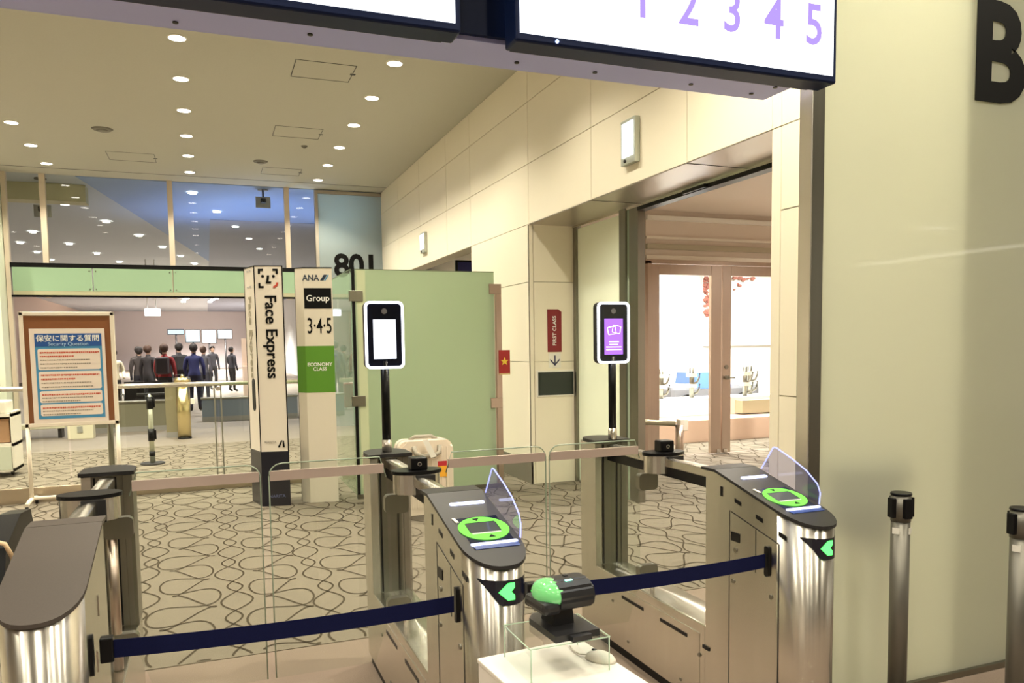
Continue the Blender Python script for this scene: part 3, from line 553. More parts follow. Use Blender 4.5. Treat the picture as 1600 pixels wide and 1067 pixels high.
# stanchions beyond the balustrade
def bstan(x, y, lab):
    r = E('belt_stanchion', (x, y, 0), lab, 'stanchion')
    O('base', cyl(new(), (0, 0, 0), (0, 0, .025), .16, n=20), DGREY, r); O('pole', cyl(new(), (0, 0, .025), (0, 0, .99), .034, n=14), mat('pale_sage_steel', (.55, .57, .45), .3, metal=.7), r)
    for z in (.78, .33): O('belt_head', cyl(new(), (0, 0, z), (0, 0, z + .17), .045, n=14), BLACK, r); B('belt_slot', BLACK, r, .035, .065, -.02, .02, z + .02, z + .15)
    O('collar', cyl(new(), (0, 0, .12), (0, 0, .18), .04, n=14), BLACK, r); B('sign_arm', DGREY, r, -.16, .2, -.03, .03, .97, 1.0, bev=.004)
bstan(-.77, 12.0, 'black-headed belt stanchion standing behind the glass balustrade')

# ------------------------------------------------------------------ notice stand
ns = E('notice_stand', (-1.32, 9.18, 0), 'wheeled white notice stand with a brown board and blue poster', 'notice stand')
CR = mat('cream_frame', (.80, .72, .60), .45)
x0, x1, z0, z1 = -.43, .43, .83, 2.0
B('board', mat('brown_board', (.23, .085, .03), .45, coat=.4), ns, x0 + .03, x1 - .03, -.012, .012, z0 + .03, z1 - .03)
for a in ((x0, x1, z1 - .04, z1), (x0, x1, z0, z0 + .04)): B('frame_rail', CR, ns, a[0], a[1], -.022, .022, a[2], a[3], bev=.006)
for a in (x0, x1 - .04): B('frame_stile', CR, ns, a, a + .04, -.022, .022, z0, z1, bev=.006)
for x in (x0 + .02, x1 - .02):
    O('leg', tube(new(), [(x, 0, z0), (x, 0, .09)], .02), CR, ns); O('foot', tube(new(), [(x, -.26, .07), (x, -.1, .09), (x, .1, .09), (x, .24, .07)], .022), CR, ns)
    for y in (-.26, .24): O('caster', cyl(new(), (x - .012, y, .03), (x + .012, y, .03), .03, n=12), BLACK, ns)
O('cross_bar', tube(new(), [(x0 + .02, 0, .1), (x1 - .02, 0, .1)], .018), CR, ns)
po = E('poster', (-1.32, 9.163, .86), 'white and blue security question poster pinned on the brown board', 'poster'); po.rotation_euler = (0, 0, 0)
B('paper', mat('poster_paper', (.80, .70, .62), .5), po, -.345, .335, -.004, 0, .0, .97)
B('blue_field', mat('poster_blue', (.06, .26, .48), .5), po, -.30, .305, -.0055, -.003, .05, .92); B('title_band', mat('poster_navy', (.015, .085, .32), .5), po, -.30, .305, -.0065, -.004, .79, .92)
T('title', '保安に関する質問', .072, WINK, po, (0, -.0075, .845), off=.0012); T('subtitle', 'Security Question', .05, mat('poster_sky', (.45, .65, .85), .5), po, (0, -.0075, .798))
PR = mat('poster_red', (.55, .10, .06), .6); PG = mat('poster_grey', (.28, .24, .20), .6)
zt = .765
for h, rows in ((.215, 'RrGGg'), (.185, 'RrGG'), (.12, 'RGg'), (.12, 'RGg')):
    O('text_box', pry(new(), rrect(.565, h, .02, cx=.003, cz=zt - h / 2), -.0065, -.0045), mat('poster_paper', (.80, .70, .62), .5), po)
    zz = zt - .03
    for ch in rows:
        wl_ = {'R': .52, 'r': .30, 'G': .45, 'g': .33}[ch]; m_ = PR if ch in 'Rr' else PG; b = new(); x = -.26; hh = .018 if ch in 'Rr' else .013
        while x < -.26 + wl_:
            q = random.uniform(.008, .02); box(b, x, x + q, -.0075, -.006, zz - hh * random.uniform(.7, 1), zz); x += q + .004
        O('text_line', b, m_, po)['kind'] = 'stuff'; zz -= h / (len(rows) + .5)
    zt -= h + .015

# ------------------------------------------------------------------ Face Express pillar
PILW = mat('pillar_white', (.80, .74, .65), .4); PILB = mat('pillar_navy', (.008, .009, .018), .3)
fp = E('face_boarding_pillar', (.466, 8.212, 0), 'white square pillar with vertical Face Express lettering on a black base', 'pillar', rz=math.radians(-12.2))
W_ = .275; SL = math.hypot(.154, .335); SA = math.atan2(-.335, .154)
def fplan(e=0): return [(0 - e * .6, -e), (W_ + e, -e), (.215 + e, .335 + e), (-.154 - e, .335 + e)]
O('base', prz(new(), fplan(), 0, .56), PILB, fp); O('body', prz(new(), fplan(-.004), .56, 2.41), PILW, fp); O('top_cap', prz(new(), fplan(), 2.41, 2.418), BLACK, fp)
for x, y in ((0, 0), (W_ - .006, 0), (-.150, .330)): B('edge_strip', BLACK, fp, x - .005, x + .005, y - .001, y + .007, .56, 2.412)
def side(o):
    o.location = (-.154, .335, 0); o.rotation_euler = (0, 0, SA); return o
T('lettering', 'Face Express', .152, INK, fp, (.098, -.001, 2.13), (PI / 2, PI / 2, 0), ax='LEFT', off=.003, sx=1.05)
sx_ = .13; T('side_lettering', 'Face Express', .152, mat('faded_gold_print', (.42, .38, .28), .5), fp, (-.154 + sx_ * math.cos(SA) - .001, .335 + sx_ * math.sin(SA), 2.13), (PI / 2, PI / 2, SA), ax='LEFT', off=.002, sx=1.05)
side(O('grip_slot', pry(new(), rrect(.10, .33, .05, cx=.20, cz=1.13), -.002, .01), BLACK, fp))
lb_ = new()
for (u0, w0) in ((.10, 1), (.24, -1)):
    for zz in (2.21, 2.37): pry(lb_, [(u0, zz), (u0 + w0 * .05, zz), (u0 + w0 * .05, zz + .015), (u0, zz + .015)], -.001, .003)
side(O('side_logo', lb_, mat('faded_grey_print', (.45, .44, .44), .5), fp))
lg = new(); cx, cz, q, t = W_ / 2 - .005, 2.29, .095, .02
for sx in (-1, 1):
    for sz in (-1, 1):
        if sx == 1 and sz == -1: continue
        X0, Z0 = cx + sx * q, cz + sz * q
        pry(lg, [(X0, Z0), (X0 - sx * .05, Z0), (X0 - sx * .05, Z0 - sz * t), (X0 - sx * t, Z0 - sz * t), (X0 - sx * t, Z0 - sz * .05), (X0, Z0 - sz * .05)], -.002, .002)
for sx in (-1, 1): pry(lg, ell(.014, .014, 14, cx + sx * .052, cz + .022), -.002, .002)
pry(lg, [(cx - .01, cz + .03), (cx + .012, cz + .03), (cx + .004, cz - .03), (cx + .03, cz - .03), (cx + .026, cz - .05), (cx - .022, cz - .05)], -.002, .002)
O('face_logo', lg, INK, fp)
b = new(); pts = [(cx + .045 + .05 * math.cos(a), cz - .045 + .05 * math.sin(a)) for a in [math.radians(d_) for d_ in range(-90, 11, 12)]] + [(cx + .045 + .03 * math.cos(a), cz - .045 + .03 * math.sin(a)) for a in [math.radians(d_) for d_ in range(10, -91, -12)]]
O('logo_smile', pry(b, pts, -.002, .002), mat('logo_red', (.6, .08, .05), .5), fp)
ml = new(); pry(ml, [(.165, .60), (.185, .60), (.215, .67), (.20, .67)], -.001, .003); pry(ml, [(.215, .60), (.235, .60), (.228, .67), (.215, .66)], -.001, .003)
O('maker_mark', ml, INK, fp); T('maker_name', 'NARITA', .032, mat('grey_print', (.3, .28, .24), .5), fp, (.04, -.001, .645), ax='LEFT'); T('base_print', 'NARITA', .045, mat('blue_grey_print', (.14, .16, .32), .5), fp, (.145, -.003, .09))

# ------------------------------------------------------------------ group number pillar
gp = E('group_sign_pillar', (.935, 8.20, 0), 'pale sign pillar reading ANA Group 3 4 5 with a green economy class field', 'pillar', rz=math.radians(-9))
w_, c_ = .285, .085
def plan(off=0): return [(0, -off), (w_, -off), (w_ - .045, c_ * 2 + .2), (0, c_ * 2 + .2), (-c_ - off, c_ + .2), (-c_ - off, c_)]
O('body', prz(new(), plan(), 0, 2.4), mat('pillar_cream', (.74, .69, .58), .4), gp); O('top_cap', prz(new(), plan(.004), 2.4, 2.41), BLACK, gp)
O('green_field', prz(new(), [(-c_, c_), (0, 0), (w_, 0), (w_ + .0, -.002), (0, -.002), (-c_ - .002, c_)], 1.14, 1.615), GREENP, gp)
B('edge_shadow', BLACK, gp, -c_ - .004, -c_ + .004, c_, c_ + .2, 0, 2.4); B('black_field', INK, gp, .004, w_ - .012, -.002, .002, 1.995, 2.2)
T('group_word', 'Group', .086, WINK, gp, (w_ / 2 - .004, -.003, 2.07), off=.001); T('group_numbers', '3·4·5', .225, INK, gp, (w_ / 2 + .005, -.003, 1.745), off=.001, sx=.55); T('class_words', 'ECONOMY\nCLASS', .049, WINK, gp, (w_ / 2 - .005, -.004, 1.365), off=.001, line=.95)
T('airline_name', 'ANA', .085, mat('dark_blue_print', (.012, .03, .06), .5), gp, (.075, -.002, 2.275), off=.0015, sx=.9); b = new()
pry(b, [(.165, 2.275), (.20, 2.275), (.237, 2.335), (.205, 2.335)], -.002, .001); O('tail_stripe', b, mat('dark_blue_print', (.012, .03, .06), .5), gp); O('tail_stripe', pry(new(), [(.205, 2.275), (.218, 2.275), (.255, 2.335), (.242, 2.335)], -.002, .001), mat('sky_print', (.05, .30, .55), .5), gp)

# ------------------------------------------------------------------ green glass partition
pt = E('glass_partition', (1.42, 8.2, 0), 'tall pale green glass partition with steel clamps and black corner profile', 'partition')
B('front_pane', GREENG, pt, .03, 1.56, -.008, .008, .05, 2.395); B('side_pane', CLEARG, pt, -.012, .0, .02, 1.32, .05, 2.395)
B('corner_profile', BLACK, pt, .0, .03, -.012, .02, 0, 2.395); B('top_edge', mat('green_edge', (.16, .20, .12), .3), pt, .03, 1.56, -.009, .009, 2.395, 2.403); B('side_top_edge', mat('green_edge', (.16, .20, .12), .3), pt, -.013, 0, .02, 1.32, 2.395, 2.403)
B('yellow_strip', mat('pale_lime', (.60, .67, .44), .4), pt, .05, .14, -.010, -.007, .1, 2.39)
B('end_post', BRONZE, pt, 1.50, 1.56, .02, .08, 0, 2.2); B('wall_post', BRONZE, pt, 1.58, 1.64, -.02, .04, 0, 2.22); B('foot_channel', STEELD, pt, 0, 1.64, -.03, .03, 0, .05)
for x, z in ((.0, 2.07), (.0, .98), (1.53, 2.16), (1.53, .90)): B('clamp', STEELD if x == 0 else BRONZE, pt, x - .03, x + .11, -.025, .025, z, z + .11, bev=.004)

# ------------------------------------------------------------------ suitcase
su = E('suitcase', (1.83, 7.0, 0), 'cream ribbed suitcase with a grey top handle and white luggage tag', 'suitcase')
SC = mat('case_cream', (.78, .68, .56), .35); b = new()
pry(b, rrect(.50, .68, .07, cz=.40), -.11, .13); bmesh.ops.bevel(b, geom=[e for e in b.edges if abs(e.verts[0].co.y - e.verts[1].co.y) < 1e-4], offset=.025, segments=2, affect='EDGES'); O('shell', b, SC, su)
for i in range(9):
    x = -.19 + i * .0475
    if abs(x) < .13: B('rib', SC, su, x - .007, x + .007, -.116, -.10, .12, .56, bev=.003)
    else: B('rib', SC, su, x - .007, x + .007, -.116, -.10, .12, .68, bev=.003)
O('zip_band', pry(new(), rrect(.506, .686, .07, cz=.40), .0, .022), mat('zip_grey', (.45, .42, .36), .6), su)
hn = mat('handle_taupe', (.33, .30, .24), .5); O('handle', tube(new(), [(-.12, -.115, .69), (-.11, -.145, .63), (-.06, -.15, .605), (.06, -.15, .605), (.11, -.145, .63), (.12, -.115, .69)], .022), hn, su); O('top_handle', tube(new(), [(-.13, .02, .735), (-.08, .02, .765), (.08, .02, .765), (.13, .02, .735)], .018), hn, su)
O('luggage_tag', prism(new(), [(-.055, .755), (-.005, .76), (.075, .60), (.02, .59)], lambda x, z: (x, -.172, z), lambda x, z: (x, -.176, z)), WHITE, su)
B('sticker', mat('sticker_red', (.5, .02, .03), .5), su, .10, .185, -.1185, -.116, .50, .545); B('sticker', mat('sticker_orange', (.85, .42, .03), .5), su, .10, .185, -.1185, -.116, .40, .50)
for x in (-.18, .18): O('wheel', cyl(new(), (x - .02, 0, .032), (x + .02, 0, .032), .032, n=12), BLACK, su); B('wheel_fork', hn, su, x - .03, x + .03, -.03, .03, .03, .075)

# ------------------------------------------------------------------ boarding gates
GW = .19
FY, TIP = 2.28, 2.135     # straight sides end / front tip
def front_y(x):           # curved nose in plan
    u = (x - GW / 2) / (GW / 2); return FY - (FY - TIP) * math.sqrt(max(0, 1 - abs(u) ** 2.4))
def ztop(y): return 1.068 if y > 2.65 else 1.068 - .255 * (2.65 - y)
def outline(off=0.0, yr=2.72):
    pts = [(-off, yr), (-off, FY)]
    n = 14
    for i in range(1, n):
        a = PI * i / n; x = GW / 2 - GW / 2 * math.cos(a); y = front_y(x)
        cx_, cy_ = GW / 2, FY
        d_ = math.hypot(x - cx_, y - cy_) or 1
        pts.append((x + off * (x - cx_) / d_, y + off * (y - cy_) / d_))
    return pts + [(GW + off, FY), (GW + off, yr)]
def make_gate(x0, lab, reader, flaps, camera, tape_l, tape_r):
    g = E('boarding_gate', (x0, 0, 0), lab, 'gate', 'steel boarding gates in a row')
    # low base
    bs_ = B('base_box', STEEL, g, .0, GW, 2.72, 3.9, .045, .405, bev=.006); B('plinth', BLACK, g, .012, GW - .012, 2.16, 3.88, 0, .045)
    B('access_plate', STEEL, bs_, -.003, .002, 2.76, 3.56, .08, .36, bev=.001)
    for y0, y1 in ((3.22, 3.43), (2.85, 3.07)): B('slot', BLACK, bs_, -.0045, 0, y0, y1, .310, .326)
    B('slot', BLACK, bs_, -.0045, 0, 2.69, 2.735, .305, .32)
    for y, z in ((3.53, .267), (3.37, .105), (2.76, .264), (2.9, .1)): O('screw', cyl(new(), (-.0055, y, z), (0, y, z), .008, n=10), STEELD, bs_)
    # rear post
    p = O('rear_post', box(new(), .0, GW, 3.72, 3.9, .40, 1.068, bev=.004), STEELD, g)
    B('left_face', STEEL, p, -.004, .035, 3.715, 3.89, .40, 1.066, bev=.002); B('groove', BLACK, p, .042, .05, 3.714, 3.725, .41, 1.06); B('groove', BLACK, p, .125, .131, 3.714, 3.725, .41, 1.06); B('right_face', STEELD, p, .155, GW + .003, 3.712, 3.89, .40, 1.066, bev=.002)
    cp = new(); n = 12; pts = [(-.012, 3.70), (GW + .012, 3.70)] + [(GW / 2 + (GW / 2 + .012) * math.cos(PI * i / n), 3.82 + .11 * math.sin(PI * i / n)) for i in range(n + 1)]
    O('rear_cap', prz(cp, pts, 1.068, 1.084), DGREY, g)
    rr = B('top_rail', STEEL, g, .068, .128, 2.72, 3.72, 1.018, 1.058, bev=.005); B('rail_underside', BLACK, rr, .074, .122, 2.73, 3.72, .972, 1.018)
    B('infill_glass', CLEAR, g, .09, .10, 2.725, 3.715, .41, .975)
    # middle head
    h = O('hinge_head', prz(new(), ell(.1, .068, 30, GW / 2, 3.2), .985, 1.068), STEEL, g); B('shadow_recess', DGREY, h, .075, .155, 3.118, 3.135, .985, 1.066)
    O('hinge_cap', prz(new(), ell(.108, .07, 30, GW / 2, 3.2), 1.068, 1.082), BLACK, g)
    if camera:
        c = O('camera_box', box(new(), .066, .138, 3.17, 3.235, 1.082, 1.135, bev=.006), BLACK, g); O('lens_ring', cyl(new(), (.102, 3.168, 1.108), (.102, 3.172, 1.108), .009, n=14), STEEL, c); O('lens', cyl(new(), (.102, 3.166, 1.108), (.102, 3.172, 1.108), .006, n=12), BLACKG, c)
    for sgn in flaps:
        base = .0 if sgn < 0 else GW
        X = lambda d: base + sgn * d
        cx_ = sorted((X(-.055), X(.045)))
        O('hinge_rod', cyl(new(), (X(-.035), 3.2, .40), (X(-.035), 3.2, .48), .011, n=10), STEEL, g); O('hinge_rod', cyl(new(), (X(-.035), 3.2, .95), (X(-.035), 3.2, .99), .011, n=10), STEEL, g)
        for z0, z1 in ((.905, .985), (.475, .545)):
            O('hinge_clamp', pry(new(), rrect(cx_[1] - cx_[0], z1 - z0, .02, cx=sum(cx_) / 2, cz=(z0 + z1) / 2), 3.182, 3.218), STEELD, g)
        # glass leaf, rounded at its free upper corner
        f = .50; r_ = .05
        pts = [(X(.035), .47), (X(.035), 1.06), (X(.06), 1.145), (X(f - r_), 1.145)] + [(X(f - r_ + r_ * math.sin(t)), 1.145 - r_ + r_ * math.cos(t)) for t in (.4, .8, 1.2, PI / 2)] + [(X(f), .28), (X(.10), .28)]
        gl = O('glass_leaf', pry(new(), pts, 3.194, 3.206), CLEAR, g)
        ed = new(); e_ = .003
        tube(ed, [(x_, 3.2, z_) for x_, z_ in pts[1:9]] , .003, 6); O('glass_edge', ed, EDGEG, gl)
        xs = sorted((X(.045), X(f - .004))); B('rose_band', PINK, gl, xs[0], xs[1], 3.1925, 3.2075, 1.078, 1.116)
    # reader cabinet
    c = new(); ol = outline(); pb = [c.verts.new((x, y, .045)) for x, y in ol]; pt_ = [c.verts.new((x, y, ztop(y))) for x, y in ol]
    kl = c.verts.new((0, 2.65, 1.068)); kr = c.verts.new((GW, 2.65, 1.068)); nn = len(ol)
    c.faces.new(pb); c.faces.new(list(reversed(pt_[1:-1])) + [kl, kr]); c.faces.new((pt_[0], kl, kr, pt_[-1])); c.faces.new((pb[1], pb[0], pt_[0], kl, pt_[1])); c.faces.new((pb[-1], pb[-2], pt_[-2], kr, pt_[-1])); c.faces.new((pb[0], pb[-1], pt_[-1], pt_[0]))
    for i in range(1, nn - 2):
        f_ = c.faces.new((pb[i + 1], pb[i], pt_[i], pt_[i + 1])); f_.smooth = True
    cab = O('cabinet', c, STEEL, g)
    if x0 > 0:
        for y0, y1, z0, z1 in ((2.605, 2.62, .978, 1.017),): B('sensor_window', BLACK, cab, -.0015, .002, y0, y1, z0, z1)
        for ya, za in ((2.508, .972), (2.379, .933), (2.251, .895)):
            O('sensor_window', prx(new(), [(ya - .02, za - .013), (ya + .02, za - .003), (ya + .02, za + .013), (ya - .02, za + .003)], -.0015, .002), BLACK, cab)
        B('panel_seam', DGREY, cab, -.001, .002, 2.268, 2.272, .05, .86); B('panel_seam', DGREY, cab, -.001, .002, 2.398, 2.401, .72, .885); O('panel_seam', prx(new(), [(2.27, .858), (2.55, .925), (2.55, .929), (2.27, .862)], -.001, .002), DGREY, cab); B('panel_seam', DGREY, cab, -.001, .002, 2.558, 2.561, .05, .93)
        B('port', BLACK, cab, -.002, .002, 2.495, 2.55, .812, .848)
        for y, z in ((2.52, .777), (2.534, .649), (2.31, .652)): O('lock', cyl(new(), (-.004, y, z), (.002, y, z), .009, n=12), STEELD, cab)
    else:
        for y, z in ((2.52, .86), (2.45, .72)): B('latch_line', STEEL, cab, GW, GW + .003, y - .004, y + .004, z - .03, z + .03)
    # top plate follows the slope
    tp = new(); ol = outline(.007, 2.745)
    SLP = DGREY if reader else PLATE
    lo = [(x, y) for x, y in ol if y < 2.65]; pl = [(-.007, 2.65)] + lo + [(GW + .007, 2.65)]
    prism(tp, pl, lambda x, y: (x, y, ztop(y) + .002), lambda x, y: (x, y, ztop(y) + .013)); plate = O('top_plate', tp, SLP, g)
    B('rear_plate', SLP, g, -.007, GW + .007, 2.655, 2.745, 1.070, 1.081)
    def P(x, y, hgt): return (x, y, ztop(y) + .013 + hgt)
    def quad(n, m, pts, h0=.0005, h1=.002, par=plate): return O(n, prism(new(), pts, lambda x, y: P(x, y, h0), lambda x, y: P(x, y, h1)), m, par)
    if reader:
        quad('light_bar', BARW, [(x, y) for x, y in rrect(.125, .016, .007, 3, .108, 2.548)], 0, .004)
        quad('reader_field', mat('reader_navy', (.004, .008, .03), .12), [(.03, 2.445), (.175, 2.445), (.175, 2.235), (.03, 2.235)], 0, .001)
        n = 40; b = new()
        for (ra, rb, r1, r2_) in ((.084, .072, 0, 0),):
            oo = [P(.103 + .084 * math.cos(2 * PI * i / n), 2.362 + .078 * math.sin(2 * PI * i / n), .003) for i in range(n)]
            ii = []
            for i in range(n):
                a = 2 * PI * i / n; cxn, cyn = math.cos(a), math.sin(a); sc = min(.053 / (abs(cxn) + 1e-6), .036 / (abs(cyn) + 1e-6)); ii.append(P(.103 + cxn * sc, 2.368 + cyn * sc, .003))
            vo = [b.verts.new(p_) for p_ in oo]; vi = [b.verts.new(p_) for p_ in ii]
            for i in range(n): b.faces.new((vo[i], vo[(i + 1) % n], vi[(i + 1) % n], vi[i]))
        ring = O('green_ring', b, RINGG, plate); quad('scan_window', mat('scan_glass', (.06, .07, .075), .1), [(.052, 2.402), (.154, 2.402), (.154, 2.334), (.052, 2.334)], .001, .0025)
        quad('scan_lip', mat('lip_grey', (.5, .55, .5), .3), [(.054, 2.334), (.152, 2.334), (.152, 2.327), (.054, 2.327)], .002, .004)
        quad('arrow_mark', INK, [(.085, 2.428), (.107, 2.428), (.096, 2.412)], .003, .0045); quad('arrow_mark', INK, [(.10, 2.300), (.122, 2.300), (.111, 2.316)], .003, .0045)
        quad('light_bar', BARW, [(x, y) for x, y in rrect(.155, .012, .005, 3, .104, 2.263)], .002, .005); quad('bar_tray', mat('tray_blue', (.02, .05, .22), .3), [(.03, 2.257), (.18, 2.257), (.18, 2.236), (.035, 2.236)], .001, .002); quad('indicator', WHITE, [(.02, 2.445), (.03, 2.445), (.036, 2.415), (.026, 2.415)], .001, .004)
        fn = [(2.62, 1.075), (2.553, 1.165), (2.545, 1.172), (2.53, 1.172), (2.44, 1.140), (2.36, 1.105), (2.30, 1.062), (2.285, 1.03), (2.29, .985)]
        fin = O('side_fin', prx(new(), fn, GW + .008, GW + .014), FINM, g); O('fin_edge', tube(new(), [(GW + .011, y, z) for y, z in fn], .0025, 6), EDGEV, fin)
        # status window on the nose
        sb = new(); n = 12; prev = None
        for i in range(n + 1):
            x = .018 + (.172 - .018) * i / n; zt_ = .905 - .004 * i / n; zb = max(.828, .902 - (x - .018) * 1.35) if x < .075 else .826
            y = front_y(x) - .003; cur = (sb.verts.new((x, y, zt_)), sb.verts.new((x, y, zb)))
            if prev: sb.faces.new((prev[0], prev[1], cur[1], cur[0]))
            prev = cur
        sw_ = O('status_window', sb, BLACKG, g)
        ar = [(x_ - .026, z_) for x_, z_ in ((.094, .868), (.122, .894), (.145, .894), (.145, .880), (.133, .868), (.145, .856), (.145, .842), (.122, .842))]
        O('status_arrow', prism(new(), ar, lambda x, z: (x, front_y(x) - .006, z), lambda x, z: (x, front_y(x) - .004, z)), GLOWG, sw_)
    # belt sockets
    for on, xx, s_ in ((tape_l, 0, -1), (tape_r, GW, 1)):
        if on: O('belt_socket', prx(new(), rrect(.024, .115, .010, cx=2.33, cz=.782), *sorted((xx, xx + s_ * .008))), BLACK, g)
    return g
GX = (-.515, .708, 1.915)
gl_ = make_gate(GX[0], 'left boarding gate with a plain brown-grey sloping top', False, (1,), False, False, True); gm = make_gate(GX[1], 'middle boarding gate with lit green scanner ring between two belts', True, (-1, 1), True, True, True); gr = make_gate(GX[2], 'right boarding gate with lit green scanner ring beside the frosted wall', True, (-1,), True, True, False)
# left gate wears a thick hinge tube
O('hinge_tube', cyl(new(), (GW - .03, 3.2, .41), (GW - .03, 3.2, .91), .018, n=14), BRONZE, gl_)
# belts between the gates
def belt(xa, ya, xb, yb, z0, z1, lab):
    r = E('belt_barrier', ((xa + xb) / 2, (ya + yb) / 2, (z0 + z1) / 2), lab, 'belt'); b = new(); n = 16; c_ = Vector(((xa + xb) / 2, (ya + yb) / 2, (z0 + z1) / 2)); prev = None
    for i in range(n + 1):
        t = i / n; x = xa + (xb - xa) * t; y = ya + (yb - ya) * t; zc = z0 + (z1 - z0) * t - .012 * 4 * t * (1 - t)
        q = [b.verts.new(Vector((x, y + dy, zc + dz)) - c_) for dy, dz in ((-.001, -.026), (-.001, .026), (.001, .026), (.001, -.026))]
        if prev:
            for k_ in range(4): b.faces.new((prev[k_], prev[(k_ + 1) % 4], q[(k_ + 1) % 4], q[k_]))
        prev = q
    O('webbing', b, NAVY, r)
    for x, y, z in ((xa, ya, z0),):
        s_ = 1 if x == xa else -1; a_ = sorted((x, x + s_ * .035)); O('end_clip', box(new(), a_[0] - c_.x, a_[1] - c_.x, y - .016 - c_.y, y + .016 - c_.y, z - .036 - c_.z, z + .036 - c_.z, bev=.004), BLACK, r)
belt(GX[0] + GW + .012, 2.42, GX[1] - .012, 2.33, .762, .785, 'navy belt stretched between the left and middle gates'); belt(GX[1] + GW + .012, 2.25, GX[2] - .012, 2.33, .812, .785, 'navy belt stretched between the middle and right gates')
# face terminals on the rear posts
def terminal(x, y, lab, kind):
    r = E('face_terminal', (x, y, 1.084), lab, 'terminal', 'face terminals on the gate posts'); z = -1.084
    O('collar', cyl(new(), (0, 0, 0), (0, 0, .06), .024, n=18), STEEL, r); O('pole', cyl(new(), (0, 0, .06), (0, 0, 1.53 + z), .021, n=18), BLACK, r)
    cz = 1.655 + z; hw, hh = .190, .325
    O('housing', pry(new(), rrect(hw + .002, hh, .028, cz=cz), -.012, .03), BLACK, r)
    b = new(); o_ = rrect(hw, hh, .026, cz=cz); i_ = rrect(hw - .022, hh - .022, .018, cz=cz); n = len(o_)
    A = [[b.verts.new((x_, y_, z_)) for x_, z_ in L_] for L_, y_ in ((o_, -.013), (o_, -.021), (i_, -.021), (i_, -.013))]
    for p_, q_ in zip(A, A[1:]):
        for i in range(n): b.faces.new((p_[i], p_[(i + 1) % n], q_[(i + 1) % n], q_[i]))
    O('light_frame', b, emat('frame_glow', (.88, .93, 1.0), 4.0), r)
    fc = O('front_glass', pry(new(), rrect(hw - .022, hh - .022, .018, cz=cz), -.0175, -.0125), BLACKG, r)
    O('camera_eye', cyl(new(), (0, -.0195, cz + .115), (0, -.0165, cz + .115), .014, n=18), mat('lens_grey', (.25, .25, .28), .2), fc)
    m_ = emat('term_white', (.88, .92, 1), 1.3) if kind == 'w' else emat('term_purple', (.40, .16, .80), 1.0)
    sc_ = B('screen', m_, fc, -.055, .055, -.0195, -.0165, cz - .115, cz + .075)
    if kind == 'w':
        for i in range(9): B('text_row', emat('term_grey', (.62, .68, .80), 1.1), sc_, -.04, .04 - .012 * (i % 3), -.0202, -.0194, cz + .05 - i * .016, cz + .053 - i * .016)
    else:
        PW = emat('term_line', (1, .95, 1), 1.6)
        for (dx, dz, a) in ((-.012, .012, .12), (.016, .018, -.2)):
            b = new(); rr_ = rrect(.05, .042, .006, 3); r3 = rrect(.044, .036, .004, 3); ca, sa = math.cos(a), math.sin(a)
            tf = lambda p_: (dx + p_[0] * ca - p_[1] * sa, -.0205, cz + dz + p_[0] * sa + p_[1] * ca)
            vo = [b.verts.new(tf(p_)) for p_ in rr_]; vi = [b.verts.new(tf(p_)) for p_ in r3]
            for i in range(len(vo)): b.faces.new((vo[i], vo[(i + 1) % len(vo)], vi[(i + 1) % len(vi)], vi[i]))
            O('card_icon', b, PW, sc_)
        for i, wd in enumerate((.06, .05, .09, .09)): B('text_row', PW, sc_, -wd / 2, wd / 2, -.0205, -.0194, cz - .05 - i * .014, cz - .045 - i * .014)
    return r
terminal(GX[1] + .098, 3.79, 'face terminal with a white screen in a glowing frame on the middle gate', 'w'); tt = terminal(GX[2] + .105, 3.72, 'face terminal with a purple screen in a glowing frame on the right gate', 'p')

# ------------------------------------------------------------------ header beam and screens
hd = E('trim_7', (0, 2.71, 2.63), 'lavender-grey overhead beam with screw holes across the gates', 'beam', kind='structure')
def hl(o): o.location = (0, -2.71, -2.63); return o
hl(B('soffit', LAV, hd, -6.9, 2.27, 2.60, 2.82, 2.63, 2.66)); hl(B('beam_face', NAVYB, hd, -6.9, 2.27, 2.58, 2.60, 2.645, 4.6)); hl(B('beam_back', PANEL, hd, -6.9, 2.27, 2.79, 2.818, 2.66, 4.7))
for x, y in ((-.05, 2.76), (.36, 2.72), (1.1, 2.74), (1.42, 2.74), (1.85, 2.74), (2.16, 2.76), (2.2, 2.66)): hl(O('screw_hole', cyl(new(), (x, y, 2.626), (x, y, 2.635), .009, n=12), BLACK, hd))
def screen(x0, x1, lab):
    r = E('display_screen', ((x0 + x1) / 2, 2.45, 2.59), lab, 'screen'); hw = (x1 - x0) / 2
    B('case', NAVYB, r, -hw, hw, .0, .1, 0, .86, bev=.008); B('lower_bracket', NAVYB, r, -hw + .03, hw - .03, .05, .13, .012, .05); B('panel', SCREENW, r, -hw + .016, hw - .02, -.003, .004, .027, .84)
    return r
s1 = screen(-.62, .795, 'left overhead screen showing plain white above the beam'); s2 = screen(.98, 2.318, 'right overhead screen showing purple numbers 1 to 5')
for i, ch in enumerate('12345'): T('digit', ch, .212, PURPLE, s2, (1.455 + i * .187 + (.0 if i else .0) - 1.649, -.0035, .135), off=.0025, sx=.86, ext=.0005)
O('power_light', cyl(new(), (-.52, -.003, .014), (-.52, .004, .014), .006, n=10), emat('blue_led', (.4, .55, 1), 4), s2)
b = new()
for x, z0, z1, w2 in ((1.165, .155, .17, .003), (1.243, .15, .2, .003), (1.256, .15, .2, .003), (1.285, .15, .2, .003), (1.296, .148, .2, .003), (1.318, .146, .2, .003), (1.333, .148, .19, .003)): box(b, x - 1.649 - w2, x - 1.649 + w2, -.0042, -.003, z0, z1)
for z in (.152, .17): box(b, 1.318 - 1.649, 1.333 - 1.649, -.0042, -.003, z - .003, z + .003)
O('small_characters', b, TEAL, s2)

